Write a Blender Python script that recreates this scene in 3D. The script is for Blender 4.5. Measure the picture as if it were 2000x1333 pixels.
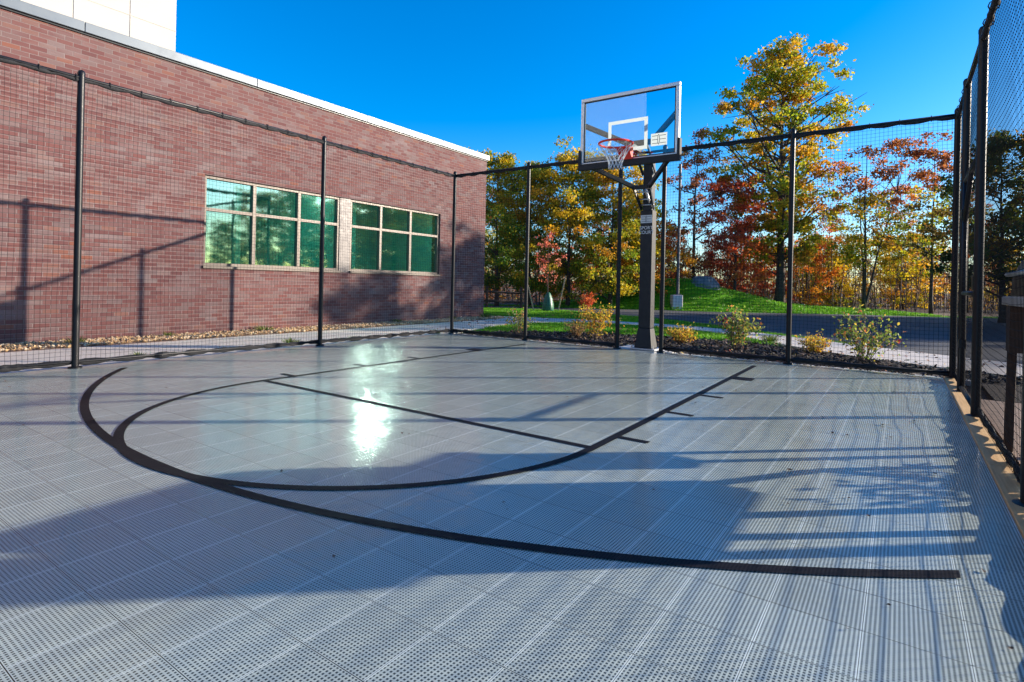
import bpy, math, random
import numpy as np
from mathutils import Vector, Matrix, Euler

# ------------------------------------------------------------------ scene, camera, sky, sun
for o in list(bpy.data.objects):
    bpy.data.objects.remove(o)
S = bpy.context.scene
COL = S.collection
R = math.radians

cam_d = bpy.data.cameras.new("camera")
cam = bpy.data.objects.new("camera", cam_d)
COL.objects.link(cam)
cam_d.sensor_width = 36.0
cam_d.lens = 1092.4 / 2000 * 36.0
cam_d.shift_y = -(666.5 - 554.06) / 2000
cam_d.clip_start = 0.05
cam_d.clip_end = 2000
cam.matrix_world = Matrix.Translation((0, 0, 1.0)) @ Matrix.Rotation(R(90), 4, 'X') @ Matrix.Rotation(R(1.2519), 4, 'Z')
S.camera = cam

SUN_AZ, SUN_EL = R(6.7), R(15.0)          # measured from +X towards +Y
sun_dir = Vector((math.cos(SUN_AZ) * math.cos(SUN_EL), math.sin(SUN_AZ) * math.cos(SUN_EL), math.sin(SUN_EL)))
W = bpy.data.worlds.new("World")
S.world = W
W.use_nodes = True
wn = W.node_tree
bg = wn.nodes["Background"]
sky = wn.nodes.new("ShaderNodeTexSky")
sky.sky_type = 'NISHITA'
sky.sun_disc = False
sky.sun_elevation = SUN_EL
sky.sun_rotation = R(90) - SUN_AZ
sky.air_density = 1.0
sky.dust_density = 0.6
sky.ozone_density = 4.0
hs = wn.nodes.new("ShaderNodeHueSaturation")
hs.inputs["Saturation"].default_value = 1.4
hs.inputs["Hue"].default_value = 0.507
wn.links.new(sky.outputs[0], hs.inputs["Color"])
wn.links.new(hs.outputs[0], bg.inputs["Color"])
bg.inputs["Strength"].default_value = 0.14

sun_d = bpy.data.lights.new("sun", 'SUN')
sun_d.energy = 5.0
sun_d.angle = R(0.55)
sun_d.color = (1.0, 0.88, 0.73)
sun = bpy.data.objects.new("sun", sun_d)
COL.objects.link(sun)
sun.rotation_euler = sun_dir.to_track_quat('Z', 'Y').to_euler()

S.view_settings.view_transform = 'Standard'
S.view_settings.look = 'None'
S.view_settings.gamma = 1.0
S.view_settings.exposure = 1.15
S.cycles.max_bounces = 8
S.cycles.transparent_max_bounces = 24
S.cycles.caustics_reflective = True
S.cycles.sample_clamp_indirect = 80.0

# ------------------------------------------------------------------ frames of reference
TH = R(34.781)
Ux, Uy = math.sin(TH), math.cos(TH)       # along the left fence, away
Vx, Vy = math.cos(TH), -math.sin(TH)      # along the back fence, to the right
CX, CY = -1.158, 10.926                   # back-left corner of the court


def CW(a, b, z=0.0):
    return Vector((CX + a * Vx - b * Ux, CY + a * Vy - b * Uy, z))


COURT_ROT = -TH
WALL_ANG = R(90 - 34.8)
WALL_P0 = (-3.69984, 12.64504)


def BW(x, y, z=0.0):                      # building frame: x along the wall away, y into the building
    c, s = math.cos(WALL_ANG), math.sin(WALL_ANG)
    return Vector((WALL_P0[0] + x * c - y * s, WALL_P0[1] + x * s + y * c, z))


# ------------------------------------------------------------------ object helpers
def link(o, parent=None):
    COL.objects.link(o)
    if parent is not None:
        o.parent = parent
    return o


def thing(name, label, cat, loc=(0, 0, 0), rotz=0.0, group=None):
    o = bpy.data.objects.new(name, None)
    o.empty_display_size = 0.2
    o.location = loc
    o.rotation_euler = (0, 0, rotz)
    o["label"] = label
    o["category"] = cat
    if group:
        o["group"] = group
    return link(o)


def tag(o, label, cat, group=None, kind=None):
    if label:
        o["label"] = label
    if cat:
        o["category"] = cat
    if group:
        o["group"] = group
    if kind:
        o["kind"] = kind
    return o


def struct(o):
    o["kind"] = "structure"
    return o


class MB:
    """collects geometry for one mesh"""

    def __init__(self):
        self.v, self.f, self.n, self.c = [], [], 0, []

    def add(self, verts, faces, col=None):
        verts = np.asarray(verts, dtype=float)
        k = self.n
        self.v.append(verts)
        self.f.extend([tuple(i + k for i in f) for f in faces])
        self.n += len(verts)
        if col is not None:
            c = np.asarray(col, dtype=float)
            if c.ndim == 1:
                c = np.tile(c, (len(verts), 1))
            self.c.append(c)

    def box(self, c, s, rotz=0.0, taper=None):
        sx, sy, sz = s[0] / 2, s[1] / 2, s[2] / 2
        t = taper or (1, 1)
        vs = []
        for z, k in ((-sz, (1, 1)), (sz, t)):
            for x, y in ((-sx, -sy), (sx, -sy), (sx, sy), (-sx, sy)):
                X, Y = x * k[0], y * k[1]
                if rotz:
                    X, Y = X * math.cos(rotz) - Y * math.sin(rotz), X * math.sin(rotz) + Y * math.cos(rotz)
                vs.append((c[0] + X, c[1] + Y, c[2] + z))
        self.add(vs, [(3, 2, 1, 0), (4, 5, 6, 7), (0, 1, 5, 4), (1, 2, 6, 5), (2, 3, 7, 6), (3, 0, 4, 7)])

    def b2(self, x0, x1, y0, y1, z0, z1):
        self.box(((x0 + x1) / 2, (y0 + y1) / 2, (z0 + z1) / 2), (abs(x1 - x0), abs(y1 - y0), abs(z1 - z0)))

    def beam(self, p, q, w, h, up=(0, 0, 1)):
        p, q = Vector(p), Vector(q)
        d = (q - p).normalized()
        s = d.cross(Vector(up))
        if s.length < 1e-4:
            s = d.cross(Vector((0, 1, 0)))
        s.normalize()
        t = s.cross(d).normalized()
        vs = []
        for e in (p, q):
            for a, b in ((-1, -1), (1, -1), (1, 1), (-1, 1)):
                vs.append(e + s * (a * w / 2) + t * (b * h / 2))
        self.add([tuple(v) for v in vs], [(0, 1, 2, 3), (7, 6, 5, 4), (0, 4, 5, 1), (1, 5, 6, 2), (2, 6, 7, 3), (3, 7, 4, 0)])

    def tube(self, pts, rad, n=8, cap=True, flat=1.0):
        pts = [Vector(p) for p in pts]
        m = len(pts)
        if not hasattr(rad, '__len__'):
            rad = [rad] * m
        vs, fs = [], []
        ref = None
        for i, p in enumerate(pts):
            d = (pts[min(i + 1, m - 1)] - pts[max(i - 1, 0)])
            d = d.normalized() if d.length > 1e-9 else Vector((0, 0, 1))
            if ref is None:
                ref = Vector((0, 0, 1)) if abs(d.z) < 0.9 else Vector((1, 0, 0))
            s = d.cross(ref)
            if s.length < 1e-4:
                s = d.cross(Vector((0, 1, 0)))
            s.normalize()
            t = s.cross(d).normalized()
            ref = t
            for k in range(n):
                a = 2 * math.pi * k / n
                vs.append(tuple(p + s * (math.cos(a) * rad[i] * flat) + t * (math.sin(a) * rad[i])))
        for i in range(m - 1):
            for k in range(n):
                a, b = i * n + k, i * n + (k + 1) % n
                fs.append((a, b, b + n, a + n))
        if cap:
            fs.append(tuple(range(n - 1, -1, -1)))
            fs.append(tuple(range((m - 1) * n, m * n)))
        self.add(vs, fs)

    def lathe(self, prof, n=24, c=(0, 0, 0)):
        vs, fs = [], []
        for r, z in prof:
            for k in range(n):
                a = 2 * math.pi * k / n
                vs.append((c[0] + r * math.cos(a), c[1] + r * math.sin(a), c[2] + z))
        for i in range(len(prof) - 1):
            for k in range(n):
                a, b = i * n + k, i * n + (k + 1) % n
                fs.append((a, b, b + n, a + n))
        fs.append(tuple(range(n - 1, -1, -1)))
        fs.append(tuple(range((len(prof) - 1) * n, len(prof) * n)))
        self.add(vs, fs)

    def poly(self, pts, z):
        self.add([(p[0], p[1], z) for p in pts], [tuple(range(len(pts)))])

    def slab(self, pts, z0, z1):
        n = len(pts)
        vs = [(p[0], p[1], z0) for p in pts] + [(p[0], p[1], z1) for p in pts]
        fs = [tuple(range(n, 2 * n)), tuple(range(n - 1, -1, -1))]
        fs += [(i, (i + 1) % n, n + (i + 1) % n, n + i) for i in range(n)]
        self.add(vs, fs)

    def mesh(self, name, mat, smooth=False):
        me = bpy.data.meshes.new(name)
        v = np.concatenate(self.v) if self.v else np.zeros((0, 3))
        me.from_pydata(v.tolist(), [], self.f)
        if self.c:
            at = me.attributes.new("leaf_colour", 'FLOAT_COLOR', 'POINT')
            c = np.concatenate(self.c)
            c4 = np.ones((len(c), 4))
            c4[:, :3] = c[:, :3]
            at.data.foreach_set("color", c4.ravel())
        if mat is not None:
            me.materials.append(mat)
        if smooth:
            me.polygons.foreach_set("use_smooth", [True] * len(me.polygons))
        me.update()
        return me

    def build(self, name, mat, parent=None, smooth=False, bevel=0.0):
        o = bpy.data.objects.new(name, self.mesh(name, mat, smooth))
        link(o, parent)
        if bevel:
            m = o.modifiers.new("bevel", 'BEVEL')
            m.width = bevel
            m.segments = 2
            m.limit_method = 'ANGLE'
        return o


# ------------------------------------------------------------------ materials
class N:
    """small node-tree writer"""

    def __init__(self, name):
        self.m = bpy.data.materials.new(name)
        self.m.use_nodes = True
        self.t = self.m.node_tree
        self.b = self.t.nodes["Principled BSDF"]
        self.out = self.t.nodes["Material Output"]

    def node(self, typ, **kw):
        n = self.t.nodes.new(typ)
        for k, v in kw.items():
            setattr(n, k, v)
        return n

    def set(self, sock, v):
        if hasattr(v, 'links') or isinstance(v, bpy.types.NodeSocket):
            self.t.links.new(v, sock)
        else:
            if sock.type == 'RGBA' and len(v) == 3:
                v = (*v, 1.0)
            sock.default_value = v

    def math(self, op, a, b=None, c=None, clamp=False):
        n = self.node("ShaderNodeMath", operation=op, use_clamp=clamp)
        self.set(n.inputs[0], a)
        if b is not None:
            self.set(n.inputs[1], b)
        if c is not None:
            self.set(n.inputs[2], c)
        return n.outputs[0]

    def mix(self, f, a, b, blend='MIX'):
        n = self.node("ShaderNodeMix", data_type='RGBA', blend_type=blend)
        self.set(n.inputs[0], f)
        self.set(n.inputs[6], a)
        self.set(n.inputs[7], b)
        return n.outputs[2]

    def coord(self, which="Object"):
        return self.node("ShaderNodeTexCoord").outputs[which]

    def xyz(self, vec):
        n = self.node("ShaderNodeSeparateXYZ")
        self.set(n.inputs[0], vec)
        return n.outputs

    def comb(self, x, y, z=0.0):
        n = self.node("ShaderNodeCombineXYZ")
        for i, v in enumerate((x, y, z)):
            self.set(n.inputs[i], v)
        return n.outputs[0]

    def noise(self, vec, scale, detail=4.0, rough=0.55, out=0):
        n = self.node("ShaderNodeTexNoise")
        self.set(n.inputs["Vector"], vec)
        n.inputs["Scale"].default_value = scale
        n.inputs["Detail"].default_value = detail
        n.inputs["Roughness"].default_value = rough
        return n.outputs[out]

    def white(self, vec, out=0):
        n = self.node("ShaderNodeTexWhiteNoise", noise_dimensions='3D')
        self.set(n.inputs["Vector"], vec)
        return n.outputs[out]

    def ramp(self, f, stops, interp='LINEAR'):
        n = self.node("ShaderNodeValToRGB")
        n.color_ramp.interpolation = interp
        e = n.color_ramp.elements
        e[0].position, e[0].color = stops[0][0], (*stops[0][1], 1)
        e[1].position, e[1].color = stops[1][0], (*stops[1][1], 1)
        for p, c in stops[2:]:
            k = e.new(p)
            k.color = (*c, 1)
        self.set(n.inputs[0], f)
        return n.outputs[0]

    def maprange(self, f, a, b, c=0.0, d=1.0, smooth=False):
        n = self.node("ShaderNodeMapRange")
        if smooth:
            n.interpolation_type = 'SMOOTHSTEP'
        self.set(n.inputs[0], f)
        for i, v in enumerate((a, b, c, d)):
            n.inputs[i + 1].default_value = v
        return n.outputs[0]

    def bump(self, h, strength=0.3, dist=0.01):
        n = self.node("ShaderNodeBump")
        n.inputs["Strength"].default_value = strength
        n.inputs["Distance"].default_value = dist
        self.set(n.inputs["Height"], h)
        self.set(self.b.inputs["Normal"], n.outputs[0])

    def base(self, c=None, rough=None, metal=None, spec=None):
        if c is not None:
            self.set(self.b.inputs["Base Color"], c)
        if rough is not None:
            self.set(self.b.inputs["Roughness"], rough)
        if metal is not None:
            self.set(self.b.inputs["Metallic"], metal)
        if spec is not None:
            self.set(self.b.inputs["Specular IOR Level"], spec)
        return self


def plain(name, c, rough=0.5, metal=0.0, var=0.12, scale=18.0, bump=0.0, spec=0.5):
    n = N(name)
    co = n.coord()
    f = n.noise(co, scale, 5)
    lo = tuple(x * (1 - var) for x in c)
    hi = tuple(min(1.0, x * (1 + var)) for x in c)
    n.base(n.ramp(f, [(0.3, lo), (0.7, hi)]), n.maprange(n.noise(co, scale * 2.3, 3), 0.3, 0.7, max(0.02, rough - 0.07), min(1, rough + 0.07)), metal, spec)
    if bump:
        n.bump(n.noise(co, scale * 6, 4), bump, 0.004)
    return n.m


M = {}


def make_materials():
    M['black_steel'] = plain('black_powder_coated_steel', (0.006, 0.006, 0.008), 0.42, 0.0, 0.25, 30, 0.05, 0.3)
    M['dark_steel'] = plain('dark_painted_steel', (0.010, 0.013, 0.016), 0.42, 0.0, 0.25, 25, 0.04, 0.35)
    M['sleeve'] = plain('charcoal_post_sleeve', (0.014, 0.015, 0.017), 0.5, 0.0, 0.25, 12, 0.05, 0.35)
    M['twine'] = plain('black_net_twine', (0.005, 0.005, 0.006), 0.75, 0.0, 0.3, 60, 0.0, 0.2)
    M['bunch'] = plain('bunched_black_netting', (0.014, 0.014, 0.016), 0.85, 0.0, 0.5, 70, 0.6)
    M['silver'] = plain('brushed_aluminium', (0.62, 0.62, 0.60), 0.42, 0.85, 0.06, 20)
    M['cap'] = plain('galvanised_bolt', (0.5, 0.5, 0.5), 0.4, 0.9, 0.1, 40)
    M['rim'] = plain('red_painted_rim', (0.80, 0.035, 0.010), 0.5, 0.0, 0.12, 40)
    M['cord'] = plain('white_cord', (0.75, 0.74, 0.72), 0.8, 0.0, 0.05, 50)
    M['white_paint'] = plain('white_target_paint', (0.78, 0.76, 0.70), 0.5, 0.0, 0.03, 20)
    n = N('white_translucent_paint')
    n.base((0.80, 0.78, 0.72), 0.5)
    tr = n.node("ShaderNodeBsdfTranslucent")
    tr.inputs["Color"].default_value = (0.80, 0.77, 0.70, 1)
    mx = n.node("ShaderNodeMixShader")
    mx.inputs[0].default_value = 0.55
    n.t.links.new(n.b.outputs[0], mx.inputs[1])
    n.t.links.new(tr.outputs[0], mx.inputs[2])
    n.t.links.new(mx.outputs[0], n.out.inputs[0])
    M['white_paint'] = n.m
    M['letter'] = plain('pale_lettering', (0.62, 0.62, 0.6), 0.5, 0.0, 0.05, 60)
    M['rubber'] = plain('dark_rubber_pad', (0.014, 0.015, 0.016), 0.7, 0.0, 0.25, 30, 0.1)
    M['coping'] = plain('grey_metal_coping', (0.105, 0.125, 0.145), 0.45, 0.35, 0.05, 3)
    M['frame'] = plain('champagne_window_frame', (0.095, 0.075, 0.060), 0.45, 0.2, 0.06, 10)
    M['panel'] = plain('grey_brown_panel', (0.12, 0.105, 0.10), 0.5, 0.1, 0.05, 5)
    M['white_room'] = plain('interior_plaster', (0.62, 0.66, 0.66), 0.8, 0.0, 0.05, 3)
    M['concrete_pole'] = plain('pale_concrete', (0.62, 0.58, 0.56), 0.8, 0.0, 0.08, 8, 0.2)
    M['pole'] = plain('grey_light_pole', (0.10, 0.10, 0.11), 0.5, 0.3, 0.1, 8)
    M['bag'] = plain('green_watering_bag', (0.03, 0.13, 0.075), 0.45, 0.0, 0.25, 12, 0.2)
    M['stake'] = plain('pale_timber_stake', (0.50, 0.34, 0.20), 0.75, 0.0, 0.2, 20, 0.2)
    M['old_wood'] = plain('weathered_brown_wood', (0.060, 0.036, 0.025), 0.8, 0.0, 0.4, 14, 0.4)
    M['grey_top'] = plain('grey_slab_top', (0.42, 0.41, 0.40), 0.6, 0.0, 0.08, 10, 0.1)
    M['grill'] = plain('dark_enamel', (0.02, 0.02, 0.022), 0.35, 0.0, 0.2, 10)
    M['canvas'] = plain('beige_canvas', (0.42, 0.36, 0.28), 0.85, 0.0, 0.1, 10, 0.3)
    M['rock'] = plain('blue_grey_rock', (0.15, 0.165, 0.175), 0.85, 0.0, 0.35, 5, 0.8)
    M['pebble'] = plain('tan_river_stone', (0.52, 0.33, 0.16), 0.7, 0.0, 0.45, 30)
    M['rubble'] = plain('grey_stone', (0.36, 0.35, 0.34), 0.8, 0.0, 0.3, 6, 0.4)

    # timber edging with grain
    n = N('tan_timber_board')
    co = n.coord()
    x = n.xyz(co)
    g = n.noise(n.comb(n.math('MULTIPLY', x[0], 60.0), n.math('MULTIPLY', x[1], 3.0), x[2]), 1.0, 6, 0.6)
    n.base(n.ramp(g, [(0.25, (0.42, 0.24, 0.09)), (0.6, (0.60, 0.38, 0.17)), (0.85, (0.66, 0.45, 0.23))]), 0.7)
    n.bump(g, 0.3, 0.003)
    M['timber'] = n.m

    # concrete walk with tooled joints every 1.5 m along local y and fine speckle
    def concrete(name, c, joint=True):
        n = N(name)
        co = n.coord()
        x = n.xyz(co)
        f = n.noise(co, 1.3, 6)
        f2 = n.noise(co, 90, 3)
        c1 = n.ramp(f, [(0.3, tuple(k * 0.86 for k in c)), (0.7, tuple(min(1, k * 1.1) for k in c))])
        c2 = n.mix(n.maprange(f2, 0.35, 0.65), tuple(k * 0.8 for k in c), tuple(min(1, k * 1.15) for k in c))
        col = n.mix(0.4, c1, c2)
        if joint:
            jy = n.math('ABSOLUTE', n.math('SUBTRACT', n.math('FRACT', n.math('DIVIDE', x[1], 1.52)), 0.5))
            jm = n.maprange(jy, 0.494, 0.496, 0, 1)
            col = n.mix(jm, col, tuple(k * 0.35 for k in c))
        n.base(col, 0.85)
        n.bump(f2, 0.15, 0.003)
        return n.m
    M['concrete'] = concrete('pale_concrete_walk', (0.62, 0.545, 0.46))
    M['curb'] = concrete('pale_concrete_edge', (0.55, 0.53, 0.50), False)
    M['dirt'] = plain('tan_packed_gravel', (0.36, 0.25, 0.18), 0.9, 0.0, 0.25, 25, 0.5)

    # brick
    n = N('mottled_red_brick')
    x = n.xyz(n.coord())
    bl, bh = 0.2032, 0.0677
    row = n.math('FLOOR', n.math('DIVIDE', x[2], bh))
    xs = n.math('ADD', n.math('DIVIDE', n.math('ADD', x[0], x[1]), bl), n.math('MULTIPLY', n.math('MODULO', row, 2.0), 0.5))
    colid = n.math('FLOOR', xs)
    fx = n.math('FRACT', xs)
    fz = n.math('FRACT', n.math('DIVIDE', x[2], bh))
    ex = n.math('MULTIPLY', n.math('MINIMUM', fx, n.math('SUBTRACT', 1.0, fx)), bl)
    ez = n.math('MULTIPLY', n.math('MINIMUM', fz, n.math('SUBTRACT', 1.0, fz)), bh)
    e = n.math('MINIMUM', ex, ez)
    wob = n.math('MULTIPLY', n.math('SUBTRACT', n.noise(n.coord(), 60, 3), 0.5), 0.004)
    brick = n.maprange(n.math('ADD', e, wob), 0.0030, 0.0062, 0, 1, True)
    bid = n.comb(colid, row, 3.7)
    w = n.white(bid)
    w2 = n.white(n.comb(row, colid, 11.3))
    big = n.noise(n.coord(), 0.55, 3)
    patch = n.noise(n.comb(n.math('MULTIPLY', x[0], 1.0), x[1], n.math('MULTIPLY', x[2], 3.2)), 0.9, 4)
    wv = n.math('ADD', n.math('MULTIPLY', w, 0.82), n.math('MULTIPLY', big, 0.30), clamp=True)
    bc = n.ramp(wv, [(0.0, (0.078, 0.036, 0.037)), (0.22, (0.110, 0.045, 0.045)), (0.5, (0.135, 0.053, 0.049)),
                     (0.70, (0.132, 0.067, 0.065)), (0.86, (0.135, 0.092, 0.090)), (1.0, (0.178, 0.064, 0.042))])
    # pale bloom on some bricks
    bl_m = n.math('MULTIPLY', n.maprange(patch, 0.47, 0.64, 0, 1), n.maprange(w2, 0.35, 0.9, 0, 0.62))
    bc = n.mix(bl_m, bc, (0.205, 0.170, 0.168))
    surf = n.noise(n.coord(), 45, 5, 0.65)
    bc = n.mix(n.maprange(surf, 0.35, 0.75, 0, 0.55), bc, n.mix(0.5, bc, (0.14, 0.07, 0.06)))
    mort = n.ramp(n.noise(n.coord(), 9, 4), [(0.3, (0.15, 0.112, 0.105)), (0.7, (0.205, 0.158, 0.150))])
    n.base(n.mix(brick, mort, bc), 0.88)
    n.b.inputs["Specular IOR Level"].default_value = 0.25
    hgt = n.math('ADD', n.math('MULTIPLY', brick, 1.0), n.math('ADD', n.math('MULTIPLY', surf, 0.5), n.math('MULTIPLY', w2, 0.35)))
    n.bump(hgt, 0.55, 0.006)
    M['brick'] = n.m

    # white render with joints
    n = N('off_white_render')
    x = n.xyz(n.coord())
    f = n.noise(n.coord(), 0.6, 4)
    f2 = n.noise(n.coord(), 120, 3)
    n.base(n.ramp(f, [(0.3, (0.40, 0.375, 0.345)), (0.7, (0.43, 0.405, 0.37))]), 0.9)
    n.bump(f2, 0.12, 0.002)
    M['render'] = n.m
    n = N('added_room_glow')  # glow added to brighten the rooms behind the glass
    n.base((0.8, 0.8, 0.75), 0.5)
    n.b.inputs["Emission Color"].default_value = (1.0, 0.93, 0.78, 1)
    n.b.inputs["Emission Strength"].default_value = 5.5
    M['room_glow'] = n.m
    M['joint'] = plain('grey_joint', (0.42, 0.40, 0.37), 0.9, 0, 0.05)

    # asphalt
    n = N('asphalt')
    co = n.coord()
    f = n.noise(co, 0.35, 5)
    f2 = n.noise(co, 150, 2)
    c1 = n.ramp(f, [(0.3, (0.026, 0.031, 0.040)), (0.7, (0.042, 0.049, 0.061))])
    n.base(n.mix(n.maprange(f2, 0.3, 0.7, 0, 0.5), c1, (0.075, 0.08, 0.09)), 0.85)
    n.bump(f2, 0.3, 0.006)
    M['asphalt'] = n.m

    # ground cover
    n = N('leaf_littered_soil')
    co = n.coord()
    f = n.noise(co, 6, 6, 0.7)
    n.base(n.ramp(f, [(0.25, (0.035, 0.022, 0.014)), (0.5, (0.10, 0.06, 0.032)), (0.7, (0.17, 0.09, 0.045)), (0.85, (0.20, 0.13, 0.07))]), 0.95)
    n.bump(f, 0.7, 0.05)
    M['soil'] = n.m

    n = N('turf')
    co = n.coord()
    f = n.noise(co, 0.9, 4)
    f2 = n.noise(co, 70, 4, 0.7)
    c1 = n.ramp(f, [(0.3, (0.085, 0.28, 0.010)), (0.7, (0.14, 0.38, 0.016))])
    n.base(n.mix(n.maprange(f2, 0.3, 0.75, 0, 0.75), c1, (0.055, 0.18, 0.008)), 0.9, None, 0.1)
    n.bump(f2, 0.8, 0.03)
    M['turf'] = n.m

    n = N('dark_bark_mulch')
    co = n.coord()
    f = n.noise(co, 28, 6, 0.75)
    n.base(n.ramp(f, [(0.3, (0.008, 0.006, 0.005)), (0.55, (0.03, 0.020, 0.015)), (0.75, (0.085, 0.055, 0.04))]), 0.95)
    n.bump(f, 0.9, 0.03)
    M['mulch'] = n.m

    # foliage (colour comes from each leaf)
    def leafmat(name, trans=0.5):
        n = N(name)
        at = n.node("ShaderNodeAttribute", attribute_name="leaf_colour")
        n.base(at.outputs["Color"], 0.55, None, 0.25)
        tr = n.node("ShaderNodeBsdfTranslucent")
        n.set(tr.inputs["Color"], n.mix(1.0, at.outputs["Color"], (1.25, 1.1, 0.7), 'MULTIPLY'))
        mx = n.node("ShaderNodeMixShader")
        mx.inputs[0].default_value = trans
        n.t.links.new(n.b.outputs[0], mx.inputs[1])
        n.t.links.new(tr.outputs[0], mx.inputs[2])
        n.t.links.new(mx.outputs[0], n.out.inputs[0])
        return n.m
    M['leaf'] = leafmat('autumn_leaf')
    M['blade'] = leafmat('grass_blade', 0.35)
    M['bark'] = plain('grey_brown_bark', (0.075, 0.055, 0.045), 0.9, 0, 0.4, 12, 0.8)
    M['stem'] = plain('thin_brown_stem', (0.15, 0.105, 0.08), 0.85, 0, 0.3, 20, 0.3)
    M['dead_leaf'] = plain('dry_brown_leaf', (0.09, 0.045, 0.025), 0.8, 0, 0.4, 60)
    M['orange_leaf'] = plain('orange_brown_leaf', (0.33, 0.11, 0.04), 0.8, 0, 0.3, 60)

    # tinted window glass: part mirror, part green see-through
    n = N('green_tinted_glass')
    gl = n.node("ShaderNodeBsdfGlossy")
    gl.inputs["Color"].default_value = (0.50, 0.84, 0.79, 1)
    gl.inputs["Roughness"].default_value = 0.032
    tr = n.node("ShaderNodeBsdfTransparent")
    tr.inputs["Color"].default_value = (0.04, 0.66, 0.53, 1)
    mx = n.node("ShaderNodeMixShader")
    lw = n.node("ShaderNodeLayerWeight")
    n.set(mx.inputs[0], n.math('ADD', 0.37, n.math('MULTIPLY', n.math('POWER', lw.outputs["Facing"], 4.0), 0.5), clamp=True))
    n.t.links.new(tr.outputs[0], mx.inputs[1])
    n.t.links.new(gl.outputs[0], mx.inputs[2])
    n.t.links.new(mx.outputs[0], n.out.inputs[0])
    wv = n.noise(n.coord(), 1.1, 2)
    bp = n.node("ShaderNodeBump")
    bp.inputs["Strength"].default_value = 0.3
    bp.inputs["Distance"].default_value = 0.006
    n.set(bp.inputs["Height"], wv)
    n.t.links.new(bp.outputs[0], gl.inputs["Normal"])
    M['window_glass'] = n.m

    n = N('clear_backboard_glass')
    gl = n.node("ShaderNodeBsdfGlossy")
    gl.inputs["Roughness"].default_value = 0.01
    gl.inputs["Color"].default_value = (0.95, 0.97, 1, 1)
    tr = n.node("ShaderNodeBsdfTransparent")
    tr.inputs["Color"].default_value = (0.86, 0.93, 0.95, 1)
    mx = n.node("ShaderNodeMixShader")
    lw = n.node("ShaderNodeLayerWeight")
    n.set(mx.inputs[0], n.math('ADD', 0.055, n.math('MULTIPLY', n.math('POWER', lw.outputs["Facing"], 4.0), 0.7), clamp=True))
    n.t.links.new(tr.outputs[0], mx.inputs[1])
    n.t.links.new(gl.outputs[0], mx.inputs[2])
    n.t.links.new(mx.outputs[0], n.out.inputs[0])
    M['clear_glass'] = n.m

    # perforated sport tile: ribs along local y stand proud, cross ribs lower, open holes between
    def tile(name, top, cross, hole, seam_u, seam_v, spec=0.34, rgh=(0.11, 0.17)):
        n = N(name)
        co = n.coord()
        x = n.xyz(co)
        p, T = 0.0120, 0.252
        fa = n.math('ABSOLUTE', n.math('SUBTRACT', n.math('FRACT', n.math('DIVIDE', n.math('SUBTRACT', x[0], 7.109), p)), 0.5))   # 0 mid-hole .. 0.5 rib
        fb = n.math('ABSOLUTE', n.math('SUBTRACT', n.math('FRACT', n.math('DIVIDE', n.math('ADD', x[1], 7.62), p)), 0.5))
        ra = n.maprange(fa, 0.22, 0.34, 0, 1, True)
        rb = n.maprange(fb, 0.20, 0.32, 0, 1, True)
        ta, tb = n.math('DIVIDE', n.math('SUBTRACT', x[0], 7.109), T), n.math('DIVIDE', n.math('ADD', x[1], 7.62), T)
        ga = n.math('ABSOLUTE', n.math('SUBTRACT', n.math('FRACT', ta), 0.5))
        gb = n.math('ABSOLUTE', n.math('SUBTRACT', n.math('FRACT', tb), 0.5))
        sa = n.maprange(ga, 0.479, 0.486, 0, 1)
        sb = n.maprange(gb, 0.482, 0.488, 0, 1)
        gap = n.math('MAXIMUM', n.maprange(ga, 0.4960, 0.498, 0, 1), n.maprange(gb, 0.4935, 0.4955, 0, 1))
        tid = n.comb(n.math('FLOOR', ta), n.math('FLOOR', tb), 1.0)
        var = n.maprange(n.white(tid), 0, 1, 0.94, 1.05)
        dirt = n.math('MULTIPLY', n.maprange(n.noise(co, 1.7, 6, 0.65), 0.3, 0.7, 0.89, 1.06), n.math('MULTIPLY', n.maprange(n.noise(co, 0.45, 3), 0.35, 0.65, 0.94, 1.04), n.maprange(n.noise(co, 7.0, 5, 0.7), 0.62, 0.74, 1.0, 0.80)))
        c = n.mix(rb, hole, cross)
        c = n.mix(ra, c, top)
        c = n.mix(sa, c, seam_u)  # paler seam tone stands in for light catching the raised edges
        c = n.mix(sb, c, seam_v)
        c = n.mix(gap, c, tuple(k * 0.45 for k in hole))
        vv = n.math('MULTIPLY', var, dirt)
        c = n.mix(1.0, c, n.comb(vv, vv, vv), 'MULTIPLY')
        n.base(c, n.maprange(n.noise(co, 2.3, 4), 0.3, 0.7, rgh[0], rgh[1]), None, spec)
        n.b.inputs['IOR'].default_value = 1.42
        h = n.math('MAXIMUM', n.math('MAXIMUM', ra, n.math('MULTIPLY', rb, 0.6)), n.math('MAXIMUM', sa, sb))
        h = n.math('SUBTRACT', h, gap)
        lw = n.noise(co, 2.6, 2)
        # every tile lies a little differently
        wx = n.math('MULTIPLY', n.math('SUBTRACT', n.white(n.comb(n.math('FLOOR', tb), n.math('FLOOR', ta), 5.0)), 0.5), n.math('FRACT', ta))
        h = n.math('ADD', n.math('MULTIPLY', h, 0.0005), n.math('ADD', n.math('ADD', n.math('MULTIPLY', lw, 0.012), n.math('MULTIPLY', n.noise(co, 14, 2), 0.0042)), n.math('MULTIPLY', wx, 0.006)))
        n.bump(h, 0.45, 1.0)
        return n.m
    M['tile'] = tile('pale_grey_sport_tile', (0.428, 0.486, 0.436), (0.366, 0.416, 0.374), (0.042, 0.053, 0.053),
                     (0.58, 0.65, 0.60), (0.45, 0.51, 0.465))
    M['tile_black'] = tile('black_painted_sport_tile', (0.019, 0.018, 0.021), (0.015, 0.014, 0.017), (0.004, 0.004, 0.005),
                           (0.026, 0.025, 0.028), (0.020, 0.019, 0.022), 0.08, (0.5, 0.6))


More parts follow.
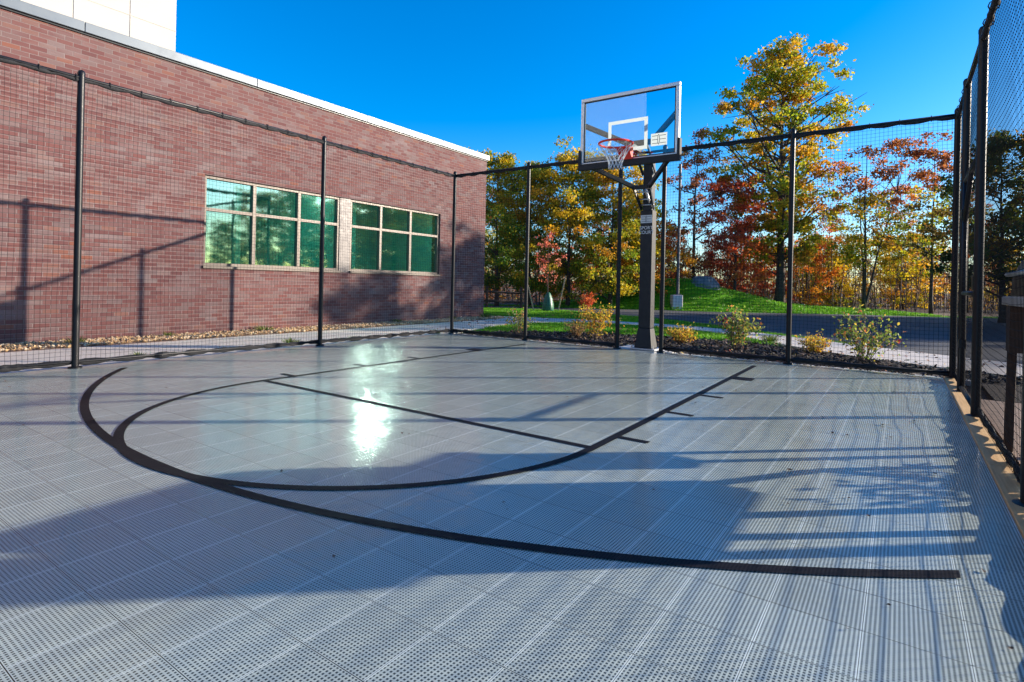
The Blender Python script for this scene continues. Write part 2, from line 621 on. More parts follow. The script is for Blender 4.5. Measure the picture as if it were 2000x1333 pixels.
make_materials()

# ------------------------------------------------------------------ ground, lawns, paths, road


def sheet(name, pts, z, mat):
    m = MB()
    m.poly(pts, z)
    return struct(m.build(name, mat))


def cw_poly(abs_):
    return [(CW(a, b).x, CW(a, b).y) for a, b in abs_]


sheet('ground', [(-400, -300), (500, -300), (500, 700), (-400, 700)], -0.075, M['soil'])

# lawn: everything behind the court up to the wood
sheet('lawn', [(-14, 9), (-1.3, 10.95), (6.0, 6.2), (9.5, 3.2), (26, 3.0), (31, 10), (31, 26.2), (17, 25.6), (4, 27.2), (-6, 27), (-14, 27)], -0.05, M['turf'])

road_near = [(2.2, 22.4), (3.3, 20.2), (4.6, 18.6), (5.25, 16.8), (5.75, 15.2), (6.1, 13.4), (6.4, 12.0), (6.75, 10.3), (7.25, 9.05), (8.4, 6.6), (10.5, 2.0)]
road_far = [(40, 2.0), (60, 14), (60, 24), (30, 24.4), (18.4, 23.9), (16.0, 24.6), (12.3, 24.4), (8.9, 24.3), (6.7, 24.9), (3.9, 24.9), (-4, 26.2), (-4, 24.6)]
sheet('road', road_near + road_far, -0.045, M['asphalt'])

path_far = [(-2.2, 17.7), (-0.83, 17.31), (0.52, 17.05), (2.1, 16.6), (3.1, 15.99), (4.2, 15.2), (5.0, 14.4), (5.65, 13.2), (6.02, 12.24), (6.62, 10.34), (7.14, 9.02), (8.3, 6.4), (10.2, 2.0)]
path_near = [(8.9, 1.5), (7.0, 5.5), (5.96, 7.58), (5.42, 8.5), (5.12, 10.0), (4.98, 11.5), (4.75, 12.8), (4.2, 13.9), (3.43, 14.7), (2.6, 15.2), (1.92, 15.35), (0.9, 15.0), (0.3, 14.5), (-0.3, 13.6), (-0.75, 12.6), (-1.0, 11.9)]
mp = MB()
mp.slab(path_far + path_near + cw_poly([(-0.22, -0.55), (-0.22, 12.0)]) + [tuple(BW(-13.5, -1.0)[:2]), tuple(BW(4.9, -0.85)[:2])], -0.07, -0.018)
struct(mp.build('path', M['concrete']))
# road edge kerb between path and asphalt is flush here: only a thin pale curb line

mulch_poly = cw_poly([(-0.35, -0.05), (8.6, -0.05)]) + [(6.35, 6.2), (5.96, 7.50), (5.40, 8.4), (5.02, 9.8), (4.7, 10.55), (4.06, 11.0), (3.2, 11.5), (2.2, 11.85), (1.12, 11.98), (0.35, 12.0), (-0.5, 11.75), (-1.1, 11.3)]
# mulch as a lumpy sheet
rng = np.random.default_rng(4)


def in_poly(px, py, poly):
    inside = np.zeros(len(px), bool)
    n = len(poly)
    for i in range(n):
        x0, y0 = poly[i]
        x1, y1 = poly[(i + 1) % n]
        c = ((y0 > py) != (y1 > py)) & (px < (x1 - x0) * (py - y0) / (y1 - y0 + 1e-12) + x0)
        inside ^= c
    return inside


sheet('mulch_bed', mulch_poly, -0.03, M['mulch'])
sheet('side_bed', cw_poly([(7.95, -0.1), (12.5, -0.1), (12.5, 1.2), (7.95, 1.2)]), -0.026, M['mulch'])
sheet('gravel_yard', cw_poly([(7.80, 1.2), (12.5, 1.2), (12.5, 13.5), (7.80, 13.5)]), -0.030, M['dirt'])
sheet('stone_strip', [tuple(BW(-13.5, -0.98)[:2]), tuple(BW(5.4, -0.83)[:2]), tuple(BW(5.4, 0.05)[:2]), tuple(BW(-13.5, 0.05)[:2])], -0.022, M['dirt'])

# court slab: local x along the back fence, local y away from the camera
court_e = MB()
court_e.b2(-0.07, 7.615, -13.2, 0.03, -0.07, 0.0)
court = court_e.build('court_floor', M['tile'])
court.location = (CX, CY, 0)
court.rotation_euler = (0, 0, COURT_ROT)
struct(court)

m = MB()
m.b2(-0.20, -0.073, -13.2, 0.16, -0.07, -0.008)
m.b2(-0.073, 7.9, 0.034, 0.16, -0.07, -0.009)
cb = m.build('court_edge', M['curb'])
cb.location = (CX, CY, 0)
cb.rotation_euler = (0, 0, COURT_ROT)
struct(cb)

# painted lines (a to the right along the back fence, b towards the camera)


def arc_pts(c, r, a0, a1, n):
    return [(c[0] + r * math.sin(R(a0 + (a1 - a0) * i / n)), c[1] + r * math.cos(R(a0 + (a1 - a0) * i / n))) for i in range(n + 1)]


m = MB()


def strip(inner, outer, z):
    k = len(inner)
    m.add([(a, -b, z) for a, b in inner] + [(a, -b, z) for a, b in outer],
          [(i, i + 1, k + i + 1, k + i) for i in range(k - 1)])


def rect(a0, a1, b0, b1, z):
    m.add([(a0, -b0, z), (a0, -b1, z), (a1, -b1, z), (a1, -b0, z)], [(0, 1, 2, 3)])


A0 = 3.88
c3 = (A0, 1.17)


def arc_between(c, r, a_lo, a_hi, n=90):
    t0, t1 = math.asin((a_lo - c[0]) / r), math.asin((a_hi - c[0]) / r)
    return [(c[0] + r * math.sin(t0 + (t1 - t0) * i / n), c[1] + r * math.cos(t0 + (t1 - t0) * i / n)) for i in range(n + 1)]


strip(arc_between(c3, 5.745, 0.345, 7.375), arc_between(c3, 5.80, 0.345, 7.375), 0.004)
cf = (A0, 5.2)
strip(arc_pts(cf, 1.745, -90, 90, 80), arc_pts(cf, 1.80, -90, 90, 80), 0.0045)
rect(A0 + 1.745, A0 + 1.80, 0.57, 5.2, 0.0042)
rect(A0 - 1.80, A0 - 1.745, 0.57, 5.2, 0.0042)
rect(A0 - 1.745, A0 + 1.745, 5.175, 5.225, 0.004)
for s in (-1, 1):
    for b, w in ((1.66, 0.20), (3.01, 0.05), (3.90, 0.05), (4.84, 0.05)):
        a0, a1 = A0 + s * 1.80, A0 + s * 2.00
        rect(min(a0, a1), max(a0, a1), b, b + w, 0.004)
lines = m.build('court_lines', M['tile_black'])
lines.location = (CX, CY, 0)
lines.rotation_euler = (0, 0, COURT_ROT)
struct(lines)

# timber board along the right edge
m = MB()
bb = -13.2
while bb < 0.0:
    e = min(bb + 3.05, 0.03)
    m.b2(7.618, 7.745, bb + 0.003, e - 0.003, -0.06, 0.012)
    bb = e
o = m.build('timber_edging', M['timber'], bevel=0.004)
o.location = (CX, CY, 0)
o.rotation_euler = (0, 0, COURT_ROT)
tag(o, "tan timber board edging the right side of the grey court", "edging")

# hoop footing
m = MB()
m.b2(3.42, 4.36, 0.045, 0.62, -0.06, 0.006)
o = m.build('concrete_footing', M['curb'], bevel=0.006)
o.location = (CX, CY, 0)
o.rotation_euler = (0, 0, COURT_ROT)
tag(o, "pale concrete footing under the basketball post", "footing")

# grass mound
m = MB()
nx, ny = 60, 30
xs = np.linspace(1.5, 20, nx)
ys = np.linspace(24.6, 32.5, ny)
vs = []
for yy in ys:
    for xx in xs:
        f = 24.75 - 0.10 * max(0, xx - 8) * 0.5 + 0.15 * math.sin(xx * 1.3)
        edge = min(1.0, max(0.0, (yy - f) / 2.6))
        edge = edge * edge * (3 - 2 * edge)
        sg = 3.5 if xx < 8.4 else 3.5
        h = 1.36 * math.exp(-((xx - 8.4) / sg) ** 2) + 0.16 * math.exp(-((xx - 14) / 4.0) ** 2)
        h *= edge
        h += 0.05 * math.sin(xx * 2.1 + yy) * edge
        vs.append((xx, yy, -0.056 + h))
m.add(vs, [(j * nx + i, j * nx + i + 1, (j + 1) * nx + i + 1, (j + 1) * nx + i) for j in range(ny - 1) for i in range(nx - 1)])
mound = struct(m.build('grass_mound', M['turf'], smooth=True))


def mound_h(x, y):
    i = int(np.clip(np.searchsorted(xs, x), 0, nx - 1))
    j = int(np.clip(np.searchsorted(ys, y), 0, ny - 1))
    return vs[j * nx + i][2]


# ------------------------------------------------------------------ scattered ground texture ("stuff")
def blades(name, pts, hgt, cols, seed, w=0.006):
    g = np.random.default_rng(seed)
    n = len(pts)
    pts = np.asarray(pts)
    ang = g.uniform(0, 2 * np.pi, n)
    h = g.uniform(0.55, 1.15, n) * hgt
    ww = g.uniform(0.7, 1.3, n) * w
    dx, dy = np.cos(ang) * ww, np.sin(ang) * ww
    lx, ly = g.normal(0, 0.45, n) * h, g.normal(0, 0.45, n) * h
    v = np.zeros((n, 3, 3))
    v[:, 0] = pts + np.stack([-dx, -dy, np.zeros(n)], 1)
    v[:, 1] = pts + np.stack([dx, dy, np.zeros(n)], 1)
    v[:, 2] = pts + np.stack([lx, ly, h], 1)
    cols = np.asarray(cols)
    c = cols[g.integers(0, len(cols), n)] * g.uniform(0.7, 1.25, (n, 1))
    m = MB()
    m.add(v.reshape(-1, 3), [(3 * i, 3 * i + 1, 3 * i + 2) for i in range(n)], np.repeat(c, 3, 0))
    return m.build(name, M['blade'])


GREEN = [(0.10, 0.34, 0.014), (0.15, 0.42, 0.02), (0.20, 0.43, 0.025), (0.09, 0.28, 0.014)]
g = np.random.default_rng(8)
px, py = g.uniform(-3, 7.5, 190000), g.uniform(10.5, 27.0, 190000)
keep = ~in_poly(px, py, path_far + path_near) & ~in_poly(px, py, road_near + road_far) & ~in_poly(px, py, mulch_poly)
keep &= ~((px < -0.6) & (py < 19))
keep &= g.uniform(0, 1, len(px)) < np.clip(1.5 - (py - 10) / 16, 0.35, 1)
lawn_pts = np.stack([px[keep], py[keep], np.full(keep.sum(), -0.05)], 1)[:70000]
tag(blades('lawn_grass', lawn_pts, 0.06, GREEN, 1, 0.008), "short green lawn grass between the court and the wood", "grass", kind="stuff")
px, py = g.uniform(2.0, 19.5, 60000), g.uniform(24.6, 29.5, 60000)
hz = np.array([mound_h(a, b) for a, b in zip(px, py)])
k = hz > -0.045
tag(blades('mound_grass', np.stack([px, py, hz], 1)[k][:34000], 0.09, GREEN, 2, 0.014), "bright green grass growing on the mound", "grass", kind="stuff")

# tan stones along the wall
m = MB()
g = np.random.default_rng(12)
octv = np.array([(1, 0, 0), (-1, 0, 0), (0, 1, 0), (0, -1, 0), (0, 0, 1), (0, 0, -1)], float)
octf = [(0, 2, 4), (2, 1, 4), (1, 3, 4), (3, 0, 4), (2, 0, 5), (1, 2, 5), (3, 1, 5), (0, 3, 5)]
pal = np.array([(0.50, 0.31, 0.14), (0.60, 0.41, 0.20), (0.42, 0.25, 0.12), (0.62, 0.48, 0.31), (0.36, 0.22, 0.12)])
for i in range(5200):
    x = g.uniform(-8.5, 5.2)
    p = BW(x, g.uniform(-0.86, -0.02))
    r = g.uniform(0.016, 0.036)
    vv = octv * g.uniform(0.6, 1.2, (6, 1)) * r
    vv[:, 2] *= 0.7
    a = g.uniform(0, 6.28)
    vx = vv[:, 0] * math.cos(a) - vv[:, 1] * math.sin(a)
    vy = vv[:, 0] * math.sin(a) + vv[:, 1] * math.cos(a)
    m.add(np.stack([vx + p.x, vy + p.y, vv[:, 2] - 0.008 + g.uniform(0, 0.02)], 1), octf, pal[g.integers(0, 5)] * g.uniform(0.75, 1.1))
stones = m.build('tan_stones', M['blade'], smooth=False)
n = N('tan_loose_stone')
at = n.node("ShaderNodeAttribute", attribute_name="leaf_colour")
n.base(at.outputs["Color"], 0.8)
stones.data.materials[0] = n.m
CHIP = n.m
tag(stones, "loose tan stones along the foot of the brick wall", "stones", kind="stuff")

# bark chips on the mulch
m = MB()
g = np.random.default_rng(13)
px, py = g.uniform(-1.2, 7.5, 26000), g.uniform(6.0, 12.1, 26000)
k = in_poly(px, py, mulch_poly)
for x, y in zip(px[k][:8000], py[k][:8000]):
    a, L, w = g.uniform(0, 6.28), g.uniform(0.015, 0.045), g.uniform(0.006, 0.014)
    t1, t2 = g.normal(0, 0.35), g.normal(0, 0.35)
    ca, sa = math.cos(a), math.sin(a)
    z0 = -0.018 + g.uniform(0, 0.02)
    q = []
    for u, v2 in ((-L, -w), (L, -w), (L, w), (-L, w)):
        q.append((x + u * ca - v2 * sa, y + u * sa + v2 * ca, z0 + u * t1 + v2 * t2))
    t = g.uniform(0, 1)
    c = (0.02, 0.014, 0.011) if t < 0.55 else ((0.06, 0.038, 0.028) if t < 0.86 else ((0.20, 0.13, 0.09) if t < 0.96 else (0.34, 0.26, 0.10)))
    m.add(q, [(0, 1, 2, 3)], c)
tag(m.build('bark_chips', CHIP), "dark bark chips and bits of leaf on the planting bed", "mulch", kind="stuff")

m = MB()
g = np.random.default_rng(14)
px, py = g.uniform(-2, 19, 9000), g.uniform(7.0, 28.0, 9000)
k = ~in_poly(px, py, road_near + road_far) & ~in_poly(px, py, cw_poly([(-3.4, 15), (-3.4, -20), (-4.5, -20), (-12, 15)]))
k &= ~in_poly(px, py, cw_poly([(-0.1, 0.0), (7.7, 0.0), (7.7, 14), (-0.1, 14)]))
LV = np.array([(0.24, 0.10, 0.04), (0.34, 0.18, 0.05), (0.18, 0.08, 0.04), (0.36, 0.26, 0.08), (0.30, 0.07, 0.04)])
n_l = 0
for x, y in zip(px[k], py[k]):
    if g.uniform() > (0.62 if y < 12.2 else 0.34) or n_l > 1700:
        continue
    n_l += 1
    z = max(-0.012, mound_h(x, y) + 0.06) if y > 24.7 else -0.012
    a, L = g.uniform(0, 6.28), g.uniform(0.018, 0.042) * (1.0 if y < 13 else 1.5)
    ca, sa = math.cos(a) * L, math.sin(a) * L
    t1, t2 = g.normal(0, 0.012), g.normal(0, 0.012)
    m.add([(x - ca, y - sa, z - t1), (x + sa * 0.6, y - ca * 0.6, z + t2), (x + ca, y + sa, z + t1), (x - sa * 0.6, y + ca * 0.6, z - t2)], [(0, 1, 2, 3)], LV[g.integers(0, 5)] * g.uniform(0.7, 1.3))
tag(m.build('leaf_litter', CHIP), "brown and yellow fallen leaves lying over the lawn, bed and mound", "leaf litter", kind="stuff")

# ------------------------------------------------------------------ brick building
bld = thing('brick_building', "long red brick building with grey metal coping and two wide windows", "building", (WALL_P0[0], WALL_P0[1], 0), WALL_ANG)
X0, X1, DEP = -33.0, 5.02, 14.0
WZ0, WZ1, HB = 1.165, 2.835, 4.66
WX0, WX1 = -3.21, 3.03
m = MB()
m.b2(X0, WX0, 0, 0.3, -0.05, HB)
m.b2(WX1, X1, 0, 0.3, -0.05, HB)
m.b2(WX0, WX1, 0, 0.3, -0.05, WZ0)
m.b2(WX0, WX1, 0, 0.3, WZ1, HB)
m.b2(X1 - 0.3, X1, 0.3, DEP, -0.05, HB)
m.b2(X0, X0 + 0.3, 0.3, DEP, -0.05, HB)
m.b2(X0 + 0.3, X1 - 0.3, DEP - 0.3, DEP, -0.05, HB)
m.build('brick_wall', M['brick'], bld)
m = MB()
# coping in lengths with a small joint between them
js = [X0 - 0.06, -30.0, -27.0, -24.0, -21.0, -18.0, -15.5, -13.0, -10.1, -7.9, -5.06, -2.3, 0.4, 3.0, X1 + 0.07]
for a, b in zip(js[:-1], js[1:]):
    m.b2(a + 0.004, b - 0.004, -0.06, 0.36, HB + 0.004, HB + 0.155)
m.b2(X1 - 0.36, X1 + 0.066, 0.364, DEP, HB + 0.004, HB + 0.155)
m.build('roof_coping', M['coping'], bld, bevel=0.006)
m = MB()
m.b2(X0 + 0.3, X1 - 0.3, 0.3, DEP - 0.3, HB - 0.25, HB - 0.05)
m.build('roof', M['panel'], bld)
# thin dark strip under the coping
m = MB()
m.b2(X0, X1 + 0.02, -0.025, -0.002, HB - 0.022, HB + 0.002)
m.build('coping_strip', M['dark_steel'], bld)
# rooms behind the glass
m = MB()
m.b2(-6.0, -0.16, 4.6, 4.7, 0.0, 3.2)
m.b2(-0.06, 4.7, 4.6, 4.7, 0.0, 3.2)
m.b2(-6.0, 4.7, 0.3, 4.6, -0.04, 0.0)
m.b2(-6.0, 4.7, 0.3, 4.6, 3.2, 3.24)
m.b2(-6.1, -6.0, 0.3, 4.7, 0.0, 3.2)
m.b2(4.7, 4.72, 0.3, 4.7, 0.0, 3.2)
m.b2(-0.15, -0.07, 0.36, 4.6, 0.0, 3.2)
for x in (-2.7, -1.2, 1.3, 2.2):
    m.b2(x, x + 0.12, 2.6, 2.72, 0.0, 3.2)
m.build('interior_wall', M['white_room'], bld)
for xa, xb, yy in ((-5.8, -0.4, 0.9), (0.2, 4.5, 0.9)):  # added glowing strips, kept above the view, to brighten the rooms
    m = MB()
    m.b2(xa, xb, yy - 0.12, yy + 0.12, 3.13, 3.18)
    m.build('hidden_glow_strip', M['room_glow'], bld)
m = MB()
m.b2(-0.245, 0.045, 0.03, 0.10, WZ0, WZ1)
m.build('infill_panel', M['panel'], bld)
# upper storey set back on the roof
m = MB()
m.b2(-31.5, -1.54, 5.0, 13.6, HB - 0.3, 16.5)
m.build('upper_storey', M['render'], bld, bevel=0.02)
m = MB()
for x in (-2.57, -3.68, -4.6, -5.7, -6.8, -7.9, -9.0, -10.1, -11.2, -12.3):
    m.b2(x - 0.006, x + 0.006, 4.988, 4.998, HB, 16.5)
for z in (7.22, 9.3, 11.4):
    m.b2(-31.4, -1.545, 4.9905, 4.9965, z - 0.005, z + 0.005)
m.build('render_joint', M['joint'], bld)

for (x0, x1, mull) in ((WX0, -0.245, (-2.24, -1.26)), (0.045, WX1, (0.97, 1.96))):
    f = MB()
    fw = 0.055
    y0, y1 = 0.045, 0.15
    zm = 2.225
    f.b2(x0, x1, y0, y1, WZ0 + 0.035, WZ0 + 0.035 + fw)
    f.b2(x0, x1, y0, y1, WZ1 - fw, WZ1)
    zz0, zz1 = WZ0 + 0.035 + fw, WZ1 - fw
    f.b2(x0, x0 + fw, y0, y1, zz0, zz1)
    f.b2(x1 - fw, x1, y0, y1, zz0, zz1)
    for xm in mull:
        f.b2(xm - 0.035, xm + 0.035, y0, y1, zz0, zz1)
    edges = [x0 + fw] + [q for xm in mull for q in (xm - 0.035, xm + 0.035)] + [x1 - fw]
    for a, b in zip(edges[0::2], edges[1::2]):
        f.b2(a, b, y0 + 0.004, y1 - 0.004, zm - 0.03, zm + 0.03)
    w = f.build('window', M['frame'], bld, bevel=0.003)
    s = MB()
    s.b2(x0 - 0.02, x1 + 0.02, -0.035, 0.16, WZ0 - 0.012, WZ0 + 0.0345)
    s.build('sill', M['frame'], w, bevel=0.004)
    gl = MB()
    for a, b in zip(edges[0::2], edges[1::2]):
        for c, d in ((zz0, zm - 0.03), (zm + 0.03, zz1)):
            gl.add([(a, 0.10, c), (b, 0.10, c), (b, 0.10, d), (a, 0.10, d)], [(0, 1, 2, 3)])
    gl.build('pane', M['window_glass'], w)

# ------------------------------------------------------------------ net fences
H = 3.126


def post_mesh(top_cap=True, r=0.033, h=H):
    m = MB()
    m.lathe([(r, 0.0), (r, h - 0.02), (r * 1.06, h - 0.018), (r * 1.06, h + 0.012), (r * 0.75, h + 0.032), (r * 0.2, h + 0.04)], 18)
    m.lathe([(r * 1.9, 0.0), (r * 1.9, 0.014), (r * 1.3, 0.02)], 18)
    return m


def net_geo(m, x0, x1, z0, z1, seed, y=0.0, cell=0.0445, rad=0.0016, sag=0.012):
    g = np.random.default_rng(seed)
    nv = int((x1 - x0) / cell)
    nh = int((z1 - z0) / cell)
    # 3-sided cords
    tri = [(math.cos(t), math.sin(t)) for t in (math.pi / 2, math.pi * 7 / 6, math.pi * 11 / 6)]

    def cord(P, axis):
        P = np.asarray(P)
        k = len(P)
        vv = np.zeros((k, 3, 3))
        for t, (c, s) in enumerate(tri):
            vv[:, t] = P
            if axis == 'z':
                vv[:, t, 0] += c * rad
                vv[:, t, 1] += s * rad
            else:
                vv[:, t, 1] += c * rad
                vv[:, t, 2] += s * rad
        fs = []
        for i in range(k - 1):
            for t in range(3):
                a, b = 3 * i + t, 3 * i + (t + 1) % 3
                fs.append((a, b, b + 3, a + 3))
        m.add(vv.reshape(-1, 3), fs)
    ph = g.uniform(0, 6.28, 6)

    def off(x, z):
        t = (z - z0) / (z1 - z0)
        ox = 0.006 * np.sin(x * 2.1 + z * 3.0 + ph[0]) + 0.003 * np.sin(z * 9 + x * 5 + ph[1])
        oz = 0.010 * np.sin(x * 1.7 + ph[2]) * (1 - t) + 0.004 * np.sin(x * 7 + z * 2 + ph[3])
        oy = sag * np.sin(math.pi * t) * np.sin(x * 1.1 + ph[4])
        return ox, oy, oz
    for i in range(nv + 1):
        x = x0 + (x1 - x0) * i / nv
        z = np.linspace(z0, z1, 15)
        ox, oy, oz = off(x, z)
        cord(np.stack([np.full(15, x) + ox, y + oy, z + oz * ((z > z0 + 0.01) & (z < z1 - 0.01))], 1), 'z')
    for j in range(nh + 1):
        z = z0 + (z1 - z0) * j / nh
        k = max(8, int((x1 - x0) / 0.2))
        x = np.linspace(x0, x1, k)
        ox, oy, oz = off(x, np.full(k, z))
        cord(np.stack([x, y + oy, z + oz], 1), 'x')


def lumpy(m, x0, x1, z, r0, amp, seed, y=0.0, drop=0.0, step=0.05, pitch=0.31, flat=1.0):
    g = np.random.default_rng(seed)
    k = max(4, int((x1 - x0) / step))
    x = np.linspace(x0, x1, k)
    ph = g.uniform(0, 1)
    sc = np.abs(np.sin(np.pi * (x / pitch + ph)))
    rr = r0 + amp * sc + g.normal(0, amp * 0.18, k)
    rr = np.clip(rr, r0 * 0.6, None)
    m.tube([(a, y + g.normal(0, 0.003), z - drop * s) for a, s in zip(x, sc)], list(rr), 8, True, flat)


def fence(name, label, org, rotz, posts, spans, rail_span, seed, hem_r=0.016, side=1):
    t = thing(name, label, "fence", org, rotz)
    pm = post_mesh().mesh('post', M['black_steel'], True)
    for x in posts:
        o = bpy.data.objects.new('post', pm)
        o.location = (x, 0, 0)
        link(o, t)
        es = o.modifiers.new("edge", 'EDGE_SPLIT')
        es.split_angle = R(40)
    m = MB()
    m.tube([(rail_span[0], 0, H - 0.045), (rail_span[1], 0, H - 0.045)], 0.021, 12)
    m.build('top_rail', M['black_steel'], t, smooth=True)
    m = MB()
    for a, b in spans:
        lumpy(m, a, b, H - 0.060, 0.016, 0.008, seed + 1, 0.0, 0.012)
        # lacing loops
        q = a + 0.15
        while q < b:
            m.tube([(q, 0.033 * math.cos(s), H - 0.05 + 0.036 * math.sin(s)) for s in np.linspace(0, 6.28, 9)], 0.0045, 5)
            q += 0.31
    m.build('laced_net_edge', M['bunch'], t, smooth=True)
    m = MB()
    for a, b in spans:
        m.tube([(a, 0.012 * side, 0.066), (b, 0.012 * side, 0.066)], 0.014, 10)
    m.build('bottom_rail', M['black_steel'], t, smooth=True)
    m = MB()
    for a, b in spans:
        lumpy(m, a, b, 0.060, hem_r, 0.020, seed + 2, 0.016 * side, 0.004, 0.05, 0.36, 0.4)
    m.build('bunched_hem', M['bunch'], t, smooth=True)
    m = MB()
    for i, (a, b) in enumerate(spans):
        net_geo(m, a, b, 0.05, H - 0.06, seed + 5 + i, 0.004)
    m.build('net', M['twine'], t)
    return t


# left fence: local x runs away from the camera along the wall
LROT = math.atan2(Uy, Ux)
fence('net_fence', "black net fence along the sidewalk in front of the brick wall", CW(0, 12.16), LROT,
      [0.0, 3.04, 6.09, 9.14, 12.16], [(0.0, 12.16)], (0.0, 12.16), 100)
# back fence
fence('net_fence', "black net fence across the back of the court behind the hoop", CW(0, 0), COURT_ROT,
      [1.72, 3.48, 4.20, 5.96, 7.70], [(0.0, 3.48), (4.20, 7.70)], (0.0, 7.70), 200)
# right fence with a gate opening
right_fence = fence('net_fence', "black net fence on the right, standing beside the tan timber board", CW(7.70, 12.2), LROT,
      [0.0, 2.70, 5.10, 7.45, 9.75, 11.10], [(0.0, 9.75), (11.10, 12.2)], (0.0, 12.2), 300, 0.018, -1)
# net above the gate and the gate itself
gt = thing('net_gate', "black framed net gate set in the right fence near the back corner", "gate", CW(7.70, 2.45), LROT)
m = MB()
for p, q in (((0.06, 0, 0.05), (0.06, 0, 2.12)), ((1.29, 0, 0.05), (1.29, 0, 2.12)), ((0.06, 0, 2.12), (1.29, 0, 2.12)), ((0.06, 0, 0.06), (1.29, 0, 0.06)), ((0.06, 0, 1.0), (1.29, 0, 1.0)), ((0.75, 0, 2.12), (1.29, 0, 1.72))):
    m.tube([p, q], 0.021, 10)
m.build('frame', M['black_steel'], gt, smooth=True)
m = MB()
net_geo(m, 0.07, 1.28, 0.07, 2.11, 340)
m.build('net', M['twine'], gt)
for z in (0.45, 1.75):
    m = MB()
    m.b2(1.27, 1.35, -0.03, 0.03, z, z + 0.09)
    m.build('hinge', M['black_steel'], gt, bevel=0.004)
m = MB()
m.b2(0.0, 0.10, -0.035, 0.035, 1.03, 1.15)
m.b2(0.03, 0.16, -0.05, -0.035, 1.07, 1.10)
m.build('latch', M['black_steel'], gt, bevel=0.004)
m = MB()
net_geo(m, 9.75, 11.10, 2.18, H - 0.06, 350)
m.build('net', M['twine'], right_fence)
m = MB()
m.tube([(9.75, 0, 2.17), (11.10, 0, 2.17)], 0.012, 8)
m.build('cable', M['bunch'], right_fence, smooth=True)

# ------------------------------------------------------------------ basketball hoop (local x right, local y away)
hp = thing('basketball_hoop', "basketball hoop with clear backboard, red rim and charcoal post", "basketball hoop", CW(A0, 0), COURT_ROT)
PY = 0.2                                   # post centre behind the fence line


def Lb(a, b, z):
    return (a, -b, z)


m = MB()
m.box((0, PY, 2.62), (0.15, 0.13, 0.90))
m.b2(-0.06, 0.06, PY + 0.066, PY + 0.11, 2.15, 2.95)
m.build('post', M['dark_steel'], hp, bevel=0.008)
m = MB()
m.box((0, PY, 1.27), (0.20, 0.17, 1.86))
m.box((0, PY, 0.185), (0.29, 0.26, 0.31), taper=(0.71, 0.67))
sl = m.build('sleeve', M['sleeve'], hp, bevel=0.012)
m = MB()
m.box((0.01, PY, 0.016), (0.40, 0.36, 0.025))
m.build('base_plate', M['cap'], hp, bevel=0.004)
for x in (-0.17, 0.17):
    for y in (-0.15, 0.15):
        m = MB()
        m.lathe([(0.017, 0.0), (0.017, 0.02), (0.010, 0.021), (0.010, 0.05)], 6, (x, PY + y, 0.028))
        m.build('anchor_bolt', M['cap'], hp)
m = MB()
for s in (-1, 1):
    m.beam(Lb(s * 0.72, 0.645, 3.44), Lb(s * 0.20, 0.22, 3.20), 0.05, 0.075)
    m.beam(Lb(s * 0.60, 0.63, 2.80), Lb(s * 0.115, 0.10, 2.53), 0.05, 0.065)
m.beam(Lb(-0.24, 0.22, 3.185), Lb(0.24, 0.22, 3.185), 0.06, 0.08)
m.beam(Lb(-0.15, 0.10, 2.53), Lb(0.15, 0.10, 2.53), 0.05, 0.06)
m.b2(-0.045, 0.045, -0.66, -0.25, 3.02, 3.10)
m.build('support_arm', M['dark_steel'], hp, bevel=0.005)
for s in (-1, 1):
    m = MB()
    m.beam(Lb(s * 0.115, 0.20, 3.15), Lb(s * 0.105, -0.2, 2.78), 0.022, 0.055)
    m.build('link_arm', M['dark_steel'], hp, bevel=0.003)
    m = MB()
    m.beam(Lb(s * 0.13, 0.09, 2.51), Lb(s * 0.10, -0.16, 2.22), 0.022, 0.055)
    m.build('link_arm', M['dark_steel'], hp, bevel=0.003)
m = MB()
m.tube([Lb(0.03, 0.02, 2.50), Lb(0.03, -0.27, 2.20)], 0.022, 10)
m.tube([Lb(0.03, -0.27, 2.20), Lb(0.03, -0.31, 2.02)], 0.03, 10)
for z, b in ((2.46, 0.04), (2.36, -0.04), (2.28, -0.10)):
    m.tube([Lb(-0.12, b, z), Lb(0.12, b, z)], 0.010, 8)
m.build('height_adjuster', M['cap'], hp, smooth=True)

# backboard
BX, BZ0, BZ1, BB = 0.762, 2.805, 3.84, 0.70
m = MB()
fw = 0.055
m.b2(-BX, BX, -BB, -BB + 0.045, BZ1 - fw, BZ1)
m.b2(-BX, BX, -BB, -BB + 0.045, BZ0, BZ0 + fw)
m.b2(-BX, -BX + fw, -BB, -BB + 0.045, BZ0 + fw, BZ1 - fw)
m.b2(BX - fw, BX, -BB, -BB + 0.045, BZ0 + fw, BZ1 - fw)
bbd = m.build('backboard', M['silver'], hp, bevel=0.006)
m = MB()
i0, i1, j0, j1 = -BX + fw, BX - fw, BZ0 + fw, BZ1 - fw
g_ = 0.014
m.b2(i0, i1, -BB + 0.006, -BB + 0.03, j1 - g_, j1)
m.b2(i0, i1, -BB + 0.006, -BB + 0.03, j0, j0 + g_)
m.b2(i0, i0 + g_, -BB + 0.006, -BB + 0.03, j0 + g_, j1 - g_)
m.b2(i1 - g_, i1, -BB + 0.006, -BB + 0.03, j0 + g_, j1 - g_)
m.build('gasket', M['rubber'], bbd)
m = MB()
m.b2(i0 + g_, i1 - g_, -BB + 0.012, -BB + 0.022, j0 + g_, j1 - g_)
m.build('glass', M['clear_glass'], bbd)
m = MB()
tw, tz0, tz1, tt = 0.305, 2.965, 3.425, 0.05
yq = -BB + 0.009
